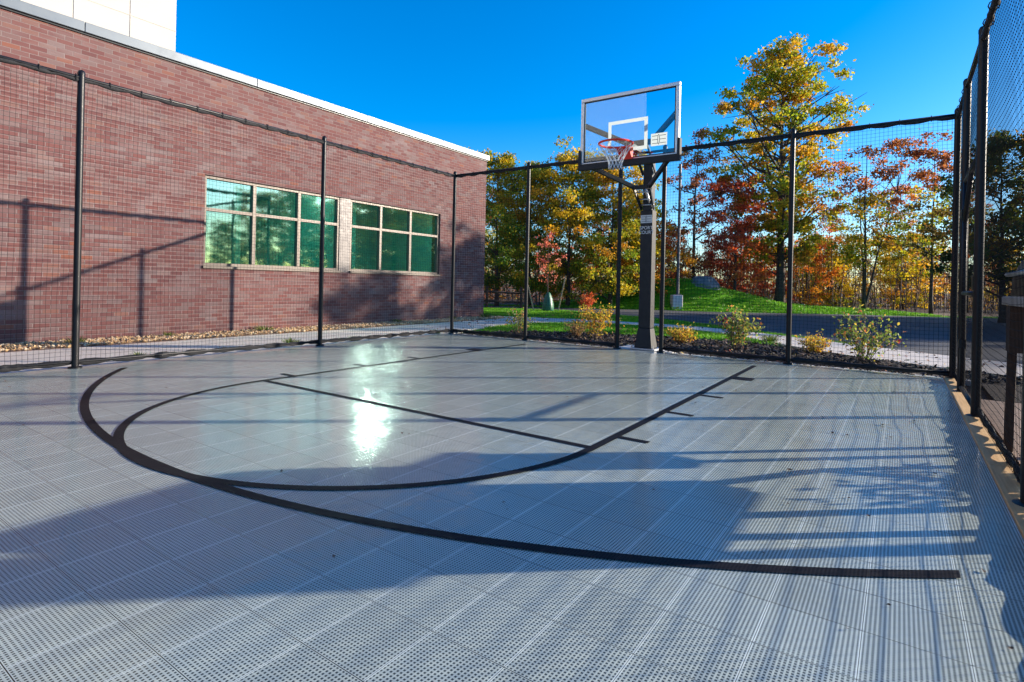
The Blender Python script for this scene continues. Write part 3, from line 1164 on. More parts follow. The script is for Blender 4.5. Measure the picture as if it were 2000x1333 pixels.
for xa, xb, za, zb in ((-tw, tw, tz1 - tt, tz1), (-tw, tw, tz0, tz0 + tt), (-tw, -tw + tt, tz0 + tt, tz1 - tt), (tw - tt, tw, tz0 + tt, tz1 - tt)):
    m.add([(xa, yq, za), (xb, yq, za), (xb, yq, zb), (xa, yq, zb)], [(0, 1, 2, 3)])
m.build('target_square', M['white_paint'], bbd)
m = MB()
m.b2(-BX - 0.022, BX + 0.022, -BB - 0.022, -BB + 0.06, BZ0 - 0.055, BZ0 - 0.002)
m.b2(-BX - 0.022, BX + 0.022, -BB - 0.022, -BB - 0.002, BZ0 - 0.002, BZ0 + 0.034)
for s in (-1, 1):
    xa, xb = s * (BX + 0.002), s * (BX + 0.022)
    m.b2(min(xa, xb), max(xa, xb), -BB - 0.022, -BB + 0.06, BZ0 - 0.002, BZ0 + 0.25)
    xa, xb = s * (BX - 0.018), s * (BX + 0.022)
    m.b2(min(xa, xb), max(xa, xb), -BB - 0.024, -BB - 0.0225, BZ0 - 0.002, BZ0 + 0.25)
m.build('edge_pad', M['rubber'], bbd, bevel=0.006)


def emblem(cx, cz, w, h, y, parent, rot_face=1, mats=('letter', 'rubber')):
    """plate with a little court plan of lines on it; y is the front face"""
    m = MB()
    m.add([(cx - w / 2, y, cz - h / 2), (cx + w / 2, y, cz - h / 2), (cx + w / 2, y, cz + h / 2), (cx - w / 2, y, cz + h / 2)], [(0, 1, 2, 3)])
    pl = m.build('emblem', M[mats[0]], parent)
    m = MB()
    lw = w * 0.03
    yy0, yy1 = y - 0.002, y - 0.0003
    for k in (-0.30, 0.0, 0.30):
        m.b2(cx - w * 0.42, cx - w * 0.06, yy0, yy1, cz + h * k - lw / 2, cz + h * k + lw / 2)
        m.b2(cx + w * 0.06, cx + w * 0.42, yy0, yy1, cz + h * k - lw / 2, cz + h * k + lw / 2)
    pts = [(cx + w * 0.055 * math.cos(t) - w * 0.02, cz + h * 0.40 * math.sin(t)) for t in np.linspace(-1.6, 4.7, 22)]
    for (xa, za), (xb, zb) in zip(pts[:-1], pts[1:]):
        m.beam((xa, (yy0 + yy1) / 2, za), (xb, (yy0 + yy1) / 2, zb), lw, 0.0012, up=(0, 1, 0))
    m.build('emblem_lines', M[mats[1]], pl)
    return pl


emblem(0.475, 3.075, 0.235, 0.175, -BB + 0.006, bbd, mats=('white_paint', 'rubber'))
yf = PY - 0.085
emblem(0.0, 2.06, 0.185, 0.125, yf - 0.003, sl)


def text(body, size, x, z, y, parent, name, mat):
    cu = bpy.data.curves.new(name, 'FONT')
    cu.body = body
    cu.size = size
    cu.align_x = 'CENTER'
    cu.extrude = 0.0008
    cu.offset = size * 0.012
    tmp = bpy.data.objects.new('tmp', cu)
    COL.objects.link(tmp)
    bpy.context.view_layer.update()
    me = bpy.data.meshes.new_from_object(tmp.evaluated_get(bpy.context.evaluated_depsgraph_get()))
    bpy.data.objects.remove(tmp)
    me.materials.clear()
    me.materials.append(mat)
    o = bpy.data.objects.new(name, me)
    o.location = (x, y, z)
    o.rotation_euler = (R(90), 0, 0)
    return link(o, parent)


text("SPORT", 0.072, 0, 1.898, yf - 0.0015, sl, 'lettering', M['letter'])
text("COURT", 0.072, 0, 1.828, yf - 0.0015, sl, 'lettering', M['letter'])

# rim
RZ, RB = 2.985, 1.09
m = MB()
ring = [(0.232 * math.cos(t), -RB + 0.232 * math.sin(t), RZ) for t in np.linspace(0, 2 * math.pi, 41)]
m.tube(ring, 0.0155, 8, cap=False)
m.beam((-0.07, -RB + 0.215, RZ - 0.012), (-0.075, -BB - 0.03, RZ - 0.02), 0.012, 0.035)
m.beam((0.07, -RB + 0.215, RZ - 0.012), (0.075, -BB - 0.03, RZ - 0.02), 0.012, 0.035)
m.add([(-0.1, -BB - 0.035, RZ + 0.012), (0.1, -BB - 0.035, RZ + 0.012), (0.1, -RB + 0.20, RZ - 0.004), (-0.1, -RB + 0.20, RZ - 0.004),
       (-0.1, -BB - 0.035, RZ + 0.002), (0.1, -BB - 0.035, RZ + 0.002), (0.1, -RB + 0.20, RZ - 0.012), (-0.1, -RB + 0.20, RZ - 0.012)],
      [(0, 1, 2, 3), (7, 6, 5, 4), (0, 4, 5, 1), (1, 5, 6, 2), (2, 6, 7, 3), (3, 7, 4, 0)])
m.b2(-0.095, 0.095, -BB - 0.035, -BB - 0.0005, RZ - 0.15, RZ + 0.02)
# side gussets
for s in (-0.09, 0.09):
    m.add([(s - 0.004, -BB - 0.036, RZ), (s - 0.004, -BB - 0.036, RZ - 0.145), (s - 0.004, -RB + 0.24, RZ - 0.014),
           (s + 0.004, -BB - 0.036, RZ), (s + 0.004, -BB - 0.036, RZ - 0.145), (s + 0.004, -RB + 0.24, RZ - 0.014)],
          [(0, 1, 2), (5, 4, 3), (0, 3, 4, 1), (1, 4, 5, 2), (2, 5, 3, 0)])
rim = m.build('rim', M['rim'], hp, smooth=False)
m = MB()
for k in range(12):
    t = 2 * math.pi * k / 12
    m.tube([(0.232 * math.cos(t) + 0.010 * math.cos(s), -RB + 0.232 * math.sin(t), RZ - 0.014 + 0.010 * math.sin(s)) for s in np.linspace(0, 6.28, 7)], 0.0025, 4)
nr = [0.230, 0.188, 0.142, 0.108, 0.092, 0.095]
nz = [0.0, -0.07, -0.14, -0.21, -0.275, -0.335]
for k in range(12):
    for sgn in (-1, 1):
        pts = []
        for i, (r_, z_) in enumerate(zip(nr, nz)):
            t = 2 * math.pi * (k + sgn * i * 0.5) / 12
            pts.append((r_ * math.cos(t), -RB + r_ * math.sin(t), RZ - 0.018 + z_))
        m.tube(pts, 0.0036, 4)
m.build('rim_net', M['cord'], rim)

# ------------------------------------------------------------------ trees and plants
PAL = {
    'oak': [((0.10, 0.17, 0.012), 3), ((0.19, 0.22, 0.015), 4), ((0.33, 0.27, 0.016), 4), ((0.40, 0.20, 0.02), 2.5), ((0.30, 0.11, 0.02), 1.2), ((0.06, 0.12, 0.012), 2)],
    'gold': [((0.42, 0.29, 0.018), 4), ((0.33, 0.28, 0.02), 3), ((0.17, 0.21, 0.018), 2.5), ((0.45, 0.19, 0.018), 2), ((0.07, 0.13, 0.014), 2)],
    'green': [((0.05, 0.115, 0.013), 3), ((0.10, 0.16, 0.014), 3), ((0.22, 0.23, 0.016), 3), ((0.38, 0.28, 0.018), 2), ((0.36, 0.15, 0.02), 1)],
    'orange': [((0.44, 0.15, 0.022), 4), ((0.36, 0.09, 0.02), 3), ((0.45, 0.25, 0.025), 2), ((0.25, 0.06, 0.022), 2), ((0.22, 0.17, 0.02), 1)],
    'red': [((0.42, 0.075, 0.03), 4), ((0.30, 0.055, 0.035), 3), ((0.44, 0.14, 0.03), 3), ((0.24, 0.06, 0.04), 2)],
    'russet': [((0.22, 0.085, 0.04), 4), ((0.28, 0.11, 0.04), 3), ((0.16, 0.06, 0.035), 2), ((0.36, 0.14, 0.03), 1.5), ((0.22, 0.16, 0.03), 1)],
    'pink': [((0.40, 0.10, 0.09), 3), ((0.30, 0.07, 0.06), 2), ((0.45, 0.18, 0.12), 2)],
    'dark': [((0.03, 0.055, 0.016), 3), ((0.05, 0.08, 0.018), 3), ((0.11, 0.10, 0.02), 2), ((0.22, 0.12, 0.03), 1)],
    'rose': [((0.09, 0.15, 0.04), 4), ((0.15, 0.20, 0.05), 3), ((0.30, 0.26, 0.06), 2), ((0.25, 0.10, 0.05), 1.5), ((0.05, 0.10, 0.03), 2)],
    'amber': [((0.34, 0.26, 0.04), 3), ((0.42, 0.26, 0.03), 3), ((0.25, 0.24, 0.04), 3), ((0.35, 0.14, 0.04), 1.5)],
    'brush': [((0.15, 0.105, 0.075), 5), ((0.20, 0.14, 0.09), 4), ((0.24, 0.10, 0.05), 1.5), ((0.30, 0.21, 0.07), 1.2), ((0.12, 0.105, 0.06), 2)],
}


def pick(g, pal, n):
    c = np.array([p[0] for p in PAL[pal]]) * 1.7
    w = np.array([p[1] for p in PAL[pal]], float)
    return c[g.choice(len(c), n, p=w / w.sum())]


def leaf_quads(m, P, size, cols, g, droop=0.0):
    n = len(P)
    a = g.normal(0, 1, (n, 3))
    a /= np.linalg.norm(a, axis=1, keepdims=True)
    b = g.normal(0, 1, (n, 3))
    b -= a * (a * b).sum(1, keepdims=True)
    b /= np.linalg.norm(b, axis=1, keepdims=True)
    s = (size * g.uniform(0.6, 1.35, n))[:, None]
    v = np.zeros((n, 4, 3))
    v[:, 0] = P - a * s * 0.5
    v[:, 1] = P + b * s * 0.33 + a * s * 0.05
    v[:, 2] = P + a * s * 0.5
    v[:, 3] = P - b * s * 0.33 + a * s * 0.05
    m.add(v.reshape(-1, 3), [(4 * i, 4 * i + 1, 4 * i + 2, 4 * i + 3) for i in range(n)], np.repeat(cols, 4, 0))


def tree_meshes(seed, Ht, base, rx, pal, clumps, per, leaf, tr, prof=None, bare=0.0, spread=0.5, lean=(0, 0), stems=1, top_pal=None):
    g = np.random.default_rng(seed)
    trunk, crown = MB(), MB()
    prof = prof or [(0.0, 0.55), (0.25, 1.0), (0.6, 0.85), (0.85, 0.5), (1.0, 0.16)]
    pt, pv = [p[0] for p in prof], [p[1] for p in prof]
    spines = []
    for s in range(stems):
        k = 12
        wob = np.cumsum(g.normal(0, 0.022 * Ht / 8, (k, 2)), 0)
        ang = g.uniform(0, 6.28)
        fan = 0 if stems == 1 else rx * 0.55
        hs_ = Ht * (0.94 if s == 0 else g.uniform(0.7, 0.9))
        pts = []
        for i in range(k):
            t = i / (k - 1)
            pts.append(Vector((wob[i, 0] + lean[0] * t + math.cos(ang) * fan * t ** 1.2, wob[i, 1] + lean[1] * t + math.sin(ang) * fan * t ** 1.2, hs_ * t - (0.12 if i == 0 else 0))))
        rad = [tr * (1.25 if i == 0 else 1.0) * (1 - 0.93 * (i / (k - 1)) ** 0.85) / (1 if s == 0 else 1.4) for i in range(k)]
        trunk.tube(pts, rad, 7)
        spines.append((pts, hs_))
    cl = []
    lob = g.uniform(0, 6.28, 4)
    for i in range(clumps):
        pts, hs_ = spines[g.integers(0, len(spines))]
        t = min(1.0, ((i + g.uniform(0, 1)) / clumps) ** 0.92)
        z = base + (Ht - base) * t
        env = rx * np.interp(t, pt, pv)
        th = i * 2.39996 + g.normal(0, 0.5)
        env *= 1 + 0.28 * math.sin(2 * th + lob[0] + 5 * t) + 0.18 * math.sin(3 * th + lob[1] - 7 * t)
        rr = env * math.sqrt(g.uniform(0.08, 1.0))
        ax = pts[min(11, int(11 * min(1, z / hs_)))]
        c = Vector((ax.x + rr * math.cos(th), ax.y + rr * math.sin(th), z))
        # limb
        zt = max(base * 0.55, z - rr * g.uniform(0.35, 0.8) - 0.1)
        q = min(10.99, 11 * min(1, zt / hs_))
        i0 = int(q)
        st = pts[i0].lerp(pts[min(11, i0 + 1)], q - i0)
        mid = st.lerp(c, 0.5) + Vector((g.normal(0, 0.06), g.normal(0, 0.06), -0.05 * rr + g.normal(0, 0.05))) * (Ht / 8)
        r0 = min(tr * 0.42, tr * (0.14 + 0.16 * rr / rx))
        trunk.tube([st, mid, c], [r0, r0 * 0.6, r0 * 0.18], 5, cap=False)
        for _ in range(2):
            e = c + Vector((g.normal(0, spread * 0.8), g.normal(0, spread * 0.8), g.normal(0.1, spread * 0.5)))
            trunk.tube([mid.lerp(c, 0.5), e], [r0 * 0.4, r0 * 0.1], 4, cap=False)
        if g.uniform() < bare:
            continue
        cl.append(c)
    Ps, Cs = [], []
    for c in cl:
        t = (c.z - base) / max(0.1, Ht - base)
        p = (top_pal if (top_pal and t > g.uniform(0.45, 0.75)) else pal)
        n = int(per * g.uniform(0.6, 1.4))
        sub = g.integers(2, 5)
        main = pick(g, p, 1)[0]
        for _ in range(sub):
            o_ = g.normal(0, 1, 3) * np.array([spread, spread, spread * 0.45])
            k = max(3, n // sub)
            P = np.array(c) + o_ + g.normal(0, 1, (k, 3)) * np.array([spread * 0.42, spread * 0.42, spread * 0.24])
            col = 0.55 * main + 0.45 * pick(g, p, k)
            col = col * g.uniform(0.75, 1.25, (k, 1))
            Ps.append(P)
            Cs.append(col)
    P, Cc = np.concatenate(Ps), np.clip(np.concatenate(Cs), 0.004, 0.72)
    leaf_quads(crown, P, leaf, Cc, g)
    return trunk.mesh('trunk', M['bark'], True), crown.mesh('crown', M['leaf'])


def tree(name, label, meshes, loc, rotz=0.0, sc=1.0, group=None, cat="tree", parts=('trunk', 'crown')):
    t = thing(name, label, cat, loc, rotz, group)
    t.scale = (sc, sc, sc) if not hasattr(sc, '__len__') else sc
    for nme, me in zip(parts, meshes):
        link(bpy.data.objects.new(nme, me), t)
    return t


def at(px, py, y):                         # ground point seen in the photograph's column px at distance y
    a = px - 1000
    return ((a + (py - 554.06) * 0.02185) / 1092.4 * y, y)


# --- individual trees behind the road
big = tree_meshes(1, 13.9, 2.6, 3.55, 'oak', 135, 235, 0.165, 0.27, prof=[(0, 0.45), (0.2, 0.72), (0.36, 0.95), (0.5, 1.0), (0.65, 0.92), (0.8, 0.74), (0.92, 0.55), (1, 0.28)], spread=0.50, top_pal='oak')
tree('tall_oak', "tallest tree, a broad green and gold oak behind the mound", big, (14.35, 30.0, -0.05), 0.6)
T = {}
T['gold'] = tree_meshes(2, 7.6, 0.7, 2.5, 'gold', 66, 330, 0.125, 0.12, spread=0.48)
T['green'] = tree_meshes(3, 7.8, 0.8, 2.3, 'green', 66, 330, 0.125, 0.12, spread=0.48, top_pal='gold')
T['orange'] = tree_meshes(4, 8.4, 2.4, 2.3, 'oak', 40, 200, 0.135, 0.10, prof=[(0, 0.35), (0.3, 0.6), (0.6, 1.0), (0.85, 0.9), (1, 0.35)], spread=0.46, stems=3, top_pal='russet')
T['thin'] = tree_meshes(5, 8.8, 1.6, 1.7, 'oak', 32, 220, 0.135, 0.09, spread=0.42, bare=0.12, top_pal='russet')
T['red'] = tree_meshes(6, 6.6, 1.2, 1.9, 'red', 38, 240, 0.13, 0.09, spread=0.42, top_pal='red')
T['russet'] = tree_meshes(7, 9.6, 1.8, 1.9, 'russet', 34, 210, 0.135, 0.13, spread=0.42, bare=0.35)
T['dark'] = tree_meshes(8, 7.2, 1.5, 2.3, 'dark', 56, 280, 0.125, 0.13, spread=0.45)
T['low'] = tree_meshes(9, 4.6, 0.3, 1.8, 'orange', 28, 200, 0.12, 0.07, spread=0.42, stems=2)
T['lowbrown'] = tree_meshes(12, 4.4, 0.3, 1.8, 'brush', 32, 170, 0.12, 0.07, spread=0.44, stems=3, bare=0.2)
T['lowred'] = tree_meshes(10, 4.2, 0.2, 1.8, 'red', 28, 190, 0.12, 0.06, spread=0.42, stems=2)
T['lowgold'] = tree_meshes(11, 4.6, 0.3, 1.9, 'gold', 36, 240, 0.12, 0.07, spread=0.44, stems=2)


def put(kind, name, label, px, y, sc=1.0, rot=0.0, group=None):
    x, yy = at(px, 570, y)
    return tree(name, label, T[kind], (x, yy, -0.06), rot, sc, group)


put('orange', 'maple_tree', "rust topped maple with several thin stems right of the tall oak", 1688, 28.5, 1.0, 1.1)
put('thin', 'slender_tree', "slender half bare russet tree beside the right corner post", 1818, 28.0, 1.0, 0.4)
put('red', 'red_maple', "bright red tree just left of the tall oak trunk", 1437, 29.5, 1.05, 0.2)
put('russet', 'bare_topped_tree', "dark russet tree with bare top branches above the mound rock", 1352, 31.0, 1.0, 2.0)
put('green', 'leafy_tree', "green and gold tree next to the brick building corner", 968, 25.6, 0.88, 0.3)
put('gold', 'leafy_tree', "tall golden green tree behind the young tree with the watering bag", 1108, 25.9, 0.93, 1.3)
put('green', 'leafy_tree', "bushy green gold tree between the golden tree and the hoop post", 1192, 25.7, 0.88, 2.4)
put('gold', 'leafy_tree', "golden tree half hidden by the charcoal hoop post", 1245, 27.0, 0.72, 4.0)
put('green', 'leafy_tree', "green tree filling the gap behind the second fence post from the building", 1035, 26.8, 0.86, 5.2)
put('low', 'small_orange_tree', "small orange tree low down behind the left end of the mound", 1262, 27.2, 0.9, 0.7)
put('lowred', 'small_red_tree', "small crimson tree at the left shoulder of the mound rock", 1325, 30.5, 1.0, 0.0)
put('lowred', 'small_red_tree', "small crimson tree between the mound rock and the bright red tree", 1412, 31.5, 0.95, 2.2)
put('low', 'small_orange_tree', "small orange tree at the foot of the tall oak, right side", 1575, 31.5, 0.9, 1.9)
put('lowred', 'small_red_tree', "small scarlet tree right beside the tall oak trunk, left side", 1492, 32.0, 0.95, 4.4)
put('lowgold', 'small_golden_tree', "small golden tree low between the tall oak and the rust topped maple", 1632, 33.0, 0.9, 3.1)
put('lowgold', 'small_golden_tree', "small golden tree left of the slender russet tree", 1765, 34.0, 0.95, 0.9)
put('dark', 'dark_tree', "dark green tree seen through the net right of the gate posts", 1958, 20.5, 0.94, 0.4)
put('thin', 'slender_tree', "slender russet tree just left of the rust topped maple", 1618, 36.0, 0.80, 3.3)
put('thin', 'slender_tree', "thin russet tree between the maple and the corner post", 1752, 35.0, 0.85, 5.0)
put('russet', 'bare_topped_tree', "half bare russet tree seen through the gate", 1888, 31.0, 0.7, 1.0)
# wood at the right, mostly seen in the window glass
g = np.random.default_rng(31)
spots = [(16.8, 15.4, 'dark', 0.90), (19.4, 18.7, 'green', 1.0), (46, 10.5, 'green', 1.32), (46.5, 14.3, 'gold', 1.24), (44.5, 1.0, 'green', 0.75), (46.0, -2.5, 'gold', 0.7), (45.0, 4.4, 'green', 0.82), (45.5, 7.6, 'green', 1.25), (44.5, 11.6, 'green', 1.2), (46, 18.0, 'green', 1.36), (47, 21.6, 'gold', 1.36), (46, 25.5, 'green', 1.36),
         (31, 20.3, 'green', 0.95), (33, 22.4, 'gold', 0.98), (29, 17.2, 'gold', 0.88), (49, 16.0, 'green', 1.2)]
for i, (x, y, k, s) in enumerate(spots):
    tree('roadside_tree', "autumn tree across the road, out to the right of the court", T[k], (x, y, -0.06), g.uniform(0, 6), s, "trees across the road on the right")
# wood behind
spots = []
xx = -12.0
while xx < 44:
    spots.append((xx + g.uniform(-0.8, 0.8), g.uniform(37, 47)))
    xx += 2.1
kinds = ['lowbrown', 'low', 'thin', 'lowgold', 'lowbrown', 'lowred', 'thin', 'lowbrown', 'gold']
for i, (x, y) in enumerate(spots):
    k = kinds[g.integers(0, len(kinds))]
    s = g.uniform(0.75, 1.05) if k.startswith('low') else g.uniform(0.55, 0.72)
    if x > 12 and g.uniform() < 0.35:
        continue
    if x < 7 and not k.startswith('low'):
        s *= 1.25
    tree('woodland_tree', "small autumn tree deep in the wood behind the others", T[k], (x, y, -0.06), g.uniform(0, 6), s, "trees deep in the wood")

# undergrowth that reads as one mass
m = MB()
g = np.random.default_rng(55)
n = 1400
x = g.uniform(-14, 42, n)
y = g.uniform(30.5, 52, n)
y = np.where(x < 4, y - 3.0, y)
x[:420] = g.uniform(40, 47, 420)
y[:420] = g.uniform(-6, 30, 420)
z = g.uniform(0.0, 1.0, n) ** 1.3 * np.where(y > 40, 3.6, 1.7)
Ps, Cs = [], []
for i in range(n):
    k = 42 if x[i] < 13 else 30
    P = np.array((x[i], y[i], z[i])) + g.normal(0, 1, (k, 3)) * np.array([0.45, 0.45, 0.28])
    P[:, 2] = np.abs(P[:, 2])
    pal = ['brush', 'brush', 'russet', 'orange', 'gold', 'red'][g.integers(0, 6)]
    if x[i] > 13:
        pal = ['brush', 'brush', 'brush', 'brush', 'gold', 'russet'][g.integers(0, 6)]
    mc = pick(g, pal, 1)[0]
    Ps.append(P)
    Cs.append((0.6 * mc + 0.4 * pick(g, pal, k)) * g.uniform(0.7, 1.2, (k, 1)))
leaf_quads(m, np.concatenate(Ps), 0.13, np.clip(np.concatenate(Cs), 0.004, 0.72), g)
tag(m.build('undergrowth', M['leaf']), "tangle of brown and red undergrowth along the edge of the wood", "undergrowth", kind="stuff")
m = MB()
for i in range(900):
    x, y = g.uniform(-12, 44) if i < 500 else g.uniform(11, 40), g.uniform(30, 50)
    if x < 4:
        y -= 2.5
    h = g.uniform(1.2, 4.2) if y < 38 else g.uniform(2, 6)
    r = g.uniform(0.012, 0.045)
    l = g.normal(0, 0.10, 2) * h
    m.tube([(x, y, -0.1), (x + l[0] * 0.4, y + l[1] * 0.4, h * 0.5), (x + l[0], y + l[1], h)], [r, r * 0.7, r * 0.2], 4, cap=False)
    for _ in range(3):
        t = g.uniform(0.3, 0.9)
        d = g.normal(0, 0.35, 2)
        m.tube([(x + l[0] * t, y + l[1] * t, h * t), (x + l[0] * t + d[0], y + l[1] * t + d[1], h * t + g.uniform(0.2, 0.7))], [r * 0.4, r * 0.12], 3, cap=False)
tag(m.build('brush_stems', M['stem']), "thin bare stems and saplings standing in the undergrowth", "saplings", kind="stuff")

# --- young tree with watering bag and stakes
yt = tree_meshes(21, 3.05, 1.15, 0.62, 'pink', 20, 34, 0.075, 0.028, spread=0.16, prof=[(0, 0.6), (0.3, 1), (0.7, 0.7), (1, 0.2)])
BXY = (1.41, 21.6)
tree('young_tree', "young pink leaved tree planted on the lawn in a green watering bag", yt, (BXY[0], BXY[1], -0.05), 0.5)
m = MB()
prof = [(0.20, 0.0), (0.225, 0.08), (0.215, 0.25), (0.17, 0.48), (0.10, 0.66), (0.055, 0.74)]
m.lathe(prof, 20, (0, 0, 0))
v = m.v[0]
gg = np.random.default_rng(3)
for i in range(len(v)):
    a = math.atan2(v[i, 1], v[i, 0])
    k = 1 + 0.06 * math.sin(5 * a + v[i, 2] * 4) + gg.normal(0, 0.012)
    v[i, 0] *= k
    v[i, 1] *= k
o = m.build('watering_bag', M['bag'], smooth=True)
o.location = (BXY[0], BXY[1], -0.05)
tag(o, "green watering bag zipped round the young tree's stem", "watering bag")
for (p, q, lab) in (((1.83, 21.9, -0.05), (2.08, 21.8, 1.35), "pale timber stake leaning right of the young tree"), ((0.86, 21.5, -0.05), (0.62, 21.6, 0.95), "pale timber stake leaning left of the young tree")):
    m = MB()
    m.beam(Vector((0, 0, 0)), Vector(q) - Vector(p), 0.05, 0.05, up=(0, 1, 0))
    o = m.build('tree_stake', M['stake'], bevel=0.006)
    o.location = p
    tag(o, lab, "stake")

# split rail fence at the left edge of the lawn
rf = thing('rail_fence', "brown wooden rail fence beside the building corner on the far lawn", "fence", (-2.6, 23.6, -0.05), 0.05)
m = MB()
for z in (0.28, 0.66):
    m.tube([(0, 0, z), (1.6, 0.03, z + 0.02), (3.1, 0, z - 0.03)], [0.045, 0.05, 0.04], 7)
    m.build('rail', M['old_wood'], rf, smooth=True)
    m = MB()
for x in (0.1, 1.55, 3.0):
    m = MB()
    m.box((x, -0.07, 0.42), (0.11, 0.09, 0.95))
    m.build('post', M['old_wood'], rf, bevel=0.01)

# rock on the mound
g = np.random.default_rng(77)
m = MB()
prof = [(0.80, -0.25), (0.76, 0.0), (0.66, 0.16), (0.50, 0.36), (0.40, 0.44), (0.18, 0.46)]
m.lathe(prof, 14)
v = m.v[0]
for i in range(len(v)):
    a = math.atan2(v[i, 1], v[i, 0])
    k = 1 + 0.10 * math.sin(2 * a + 1) + 0.07 * math.sin(5 * a + v[i, 2] * 6) + g.normal(0, 0.03)
    v[i] *= (k, k * 0.8, 1)
    v[i, 2] += 0.04 * math.sin(3 * a) * (v[i, 2] > 0.05)
o = m.build('boulder', M['rock'])
o.location = (9.2, 26.9, 1.06)
tag(o, "blue grey flat topped boulder on top of the grass mound", "boulder")
for i, (x, y, s) in enumerate([(11.6, 27.6, 0.22), (12.6, 27.8, 0.16), (14.9, 28.6, 0.3), (15.6, 28.9, 0.2)]):
    m = MB()
    m.add(octv * g.uniform(0.7, 1.2, (6, 1)) * s * np.array([1.5, 1, 0.6]), octf)
    o = m.build('loose_rock', M['rubble'], bevel=0.03)
    o.location = (x, y, mound_h(x, y) + 0.03)
    tag(o, "small grey rock lying behind the mound at the edge of the wood", "rock", "rocks along the wood edge")

# light pole
lp = thing('light_pole', "slim grey light pole on a square pale concrete base by the road", "light pole", (7.45, 25.3, -0.05))
m = MB()
m.box((0, 0, 0.34), (0.46, 0.46, 0.70))
m.build('concrete_base', M['concrete_pole'], lp, bevel=0.03)
m = MB()
m.tube([(0.05, 0, 0.69), (0.05, 0, 6.6)], [0.075, 0.055], 12)
m.box((0.05, 0, 0.71), (0.26, 0.26, 0.04))
m.build('pole', M['pole'], lp)


# --- shrubs in the planting bed
def shrub_meshes(seed, h, w, pal, stems, per, leaf, flowers=0, dense=False):
    g = np.random.default_rng(seed)
    st, lf, fl = MB(), MB(), []
    Ps = []
    for i in range(stems):
        th = 2 * math.pi * i / stems + g.uniform(-0.4, 0.4)
        rr = w / 2 * math.sqrt(g.uniform(0.1, 1))
        zz = h * g.uniform(0.55, 1.0) * (1 - 0.35 * (rr / (w / 2)) ** 2)
        e = Vector((rr * math.cos(th), rr * math.sin(th), zz))
        b = Vector((0.03 * math.cos(th), 0.03 * math.sin(th), -0.03))
        mid = b.lerp(e, 0.5) + Vector((math.cos(th), math.sin(th), 0)) * (-0.06 * w) + Vector((0, 0, 0.06 * h))
        st.tube([b, mid, e], [0.006, 0.0045, 0.0015], 4, cap=False)
        for t in g.uniform(0.25 if not dense else 0.08, 1.02, per):
            p = (b.lerp(mid, t * 2) if t < 0.5 else mid.lerp(e, (t - 0.5) * 2))
            Ps.append(np.array(p) + g.normal(0, 0.045 * w / 0.7, 3))
        for _ in range(3):
            t = g.uniform(0.4, 0.95)
            p = mid.lerp(e, (t - 0.4) / 0.6)
            q = p + Vector((g.normal(0, 0.09), g.normal(0, 0.09), g.uniform(0.02, 0.12))) * (w / 0.7)
            st.tube([p, q], [0.003, 0.001], 3, cap=False)
            for _ in range(per // 5):
                Ps.append(np.array(p.lerp(q, g.uniform(0, 1))) + g.normal(0, 0.02, 3))
        if flowers and g.uniform() < flowers:
            P = np.array(e) + g.normal(0, 0.022, (20, 3))
            fl.append(MB())
            leaf_quads(fl[-1], np.array(e) + (P - np.array(e)) * 0.6, 0.030, np.array([(0.40, 0.05, 0.07)]) * g.uniform(0.6, 1.1, (20, 1)), g)
    P = np.array(Ps)
    P[:, 2] = np.maximum(P[:, 2], 0.01)
    leaf_quads(lf, P, leaf, np.clip(pick(g, pal, len(P)) * g.uniform(0.7, 1.25, (len(P), 1)), 0.004, 0.72), g)
    out = [st.mesh('stems', M['stem']), lf.mesh('foliage', M['leaf'])]
    return out + [f.mesh('bloom', M['leaf']) for f in fl]


def shrub(name, label, meshes, loc, rot=0.0, sc=1.0, cat="shrub", group=None):
    t = thing(name, label, cat, loc, rot, group)
    t.scale = (sc, sc, sc)
    for nme, me in zip(('stems', 'foliage') + ('bloom',) * 30, meshes):
        link(bpy.data.objects.new(nme, me), t)


shrub('rose_bush', "sparse rose bush with pale leaves at the fence post nearest the building corner", shrub_meshes(41, 0.78, 0.62, 'rose', 11, 26, 0.042, 0.1), (0.16, 10.75, -0.03))
shrub('rose_bush', "broad yellow green bush with orange tips left of the hoop post", shrub_meshes(42, 0.78, 0.92, 'amber', 17, 36, 0.046, 0.0), (1.62, 10.75, -0.03))
shrub('rose_bush', "rounded rose bush with red blooms right of the hoop post", shrub_meshes(43, 0.86, 0.80, 'rose', 20, 38, 0.046, 0.12), (3.80, 9.42, -0.03))
shrub('rose_bush', "loose rose bush with red blooms nearest the right corner post", shrub_meshes(44, 0.84, 0.92, 'rose', 18, 36, 0.046, 0.2), (5.12, 8.1, -0.03))
shrub('low_shrub', "low rounded yellow shrub right behind the hoop post", shrub_meshes(45, 0.36, 0.62, 'amber', 26, 34, 0.032, 0, True), (3.16, 10.35, -0.03))
shrub('low_shrub', "low rounded yellow green shrub between the two red flowered bushes", shrub_meshes(46, 0.33, 0.60, 'amber', 26, 34, 0.030, 0, True), (5.0, 9.2, -0.03))
shrub('low_shrub', "small dull brown shrub beside the broad yellow green bush", shrub_meshes(47, 0.34, 0.5, 'brush', 18, 26, 0.034, 0, True), (1.3, 11.15, -0.03))
shrub('low_shrub', "little red leaved shrub on the lawn left of the mound", shrub_meshes(48, 1.0, 1.1, 'red', 16, 30, 0.08, 0), (3.1, 23.0, -0.05), 0.0, 0.75)


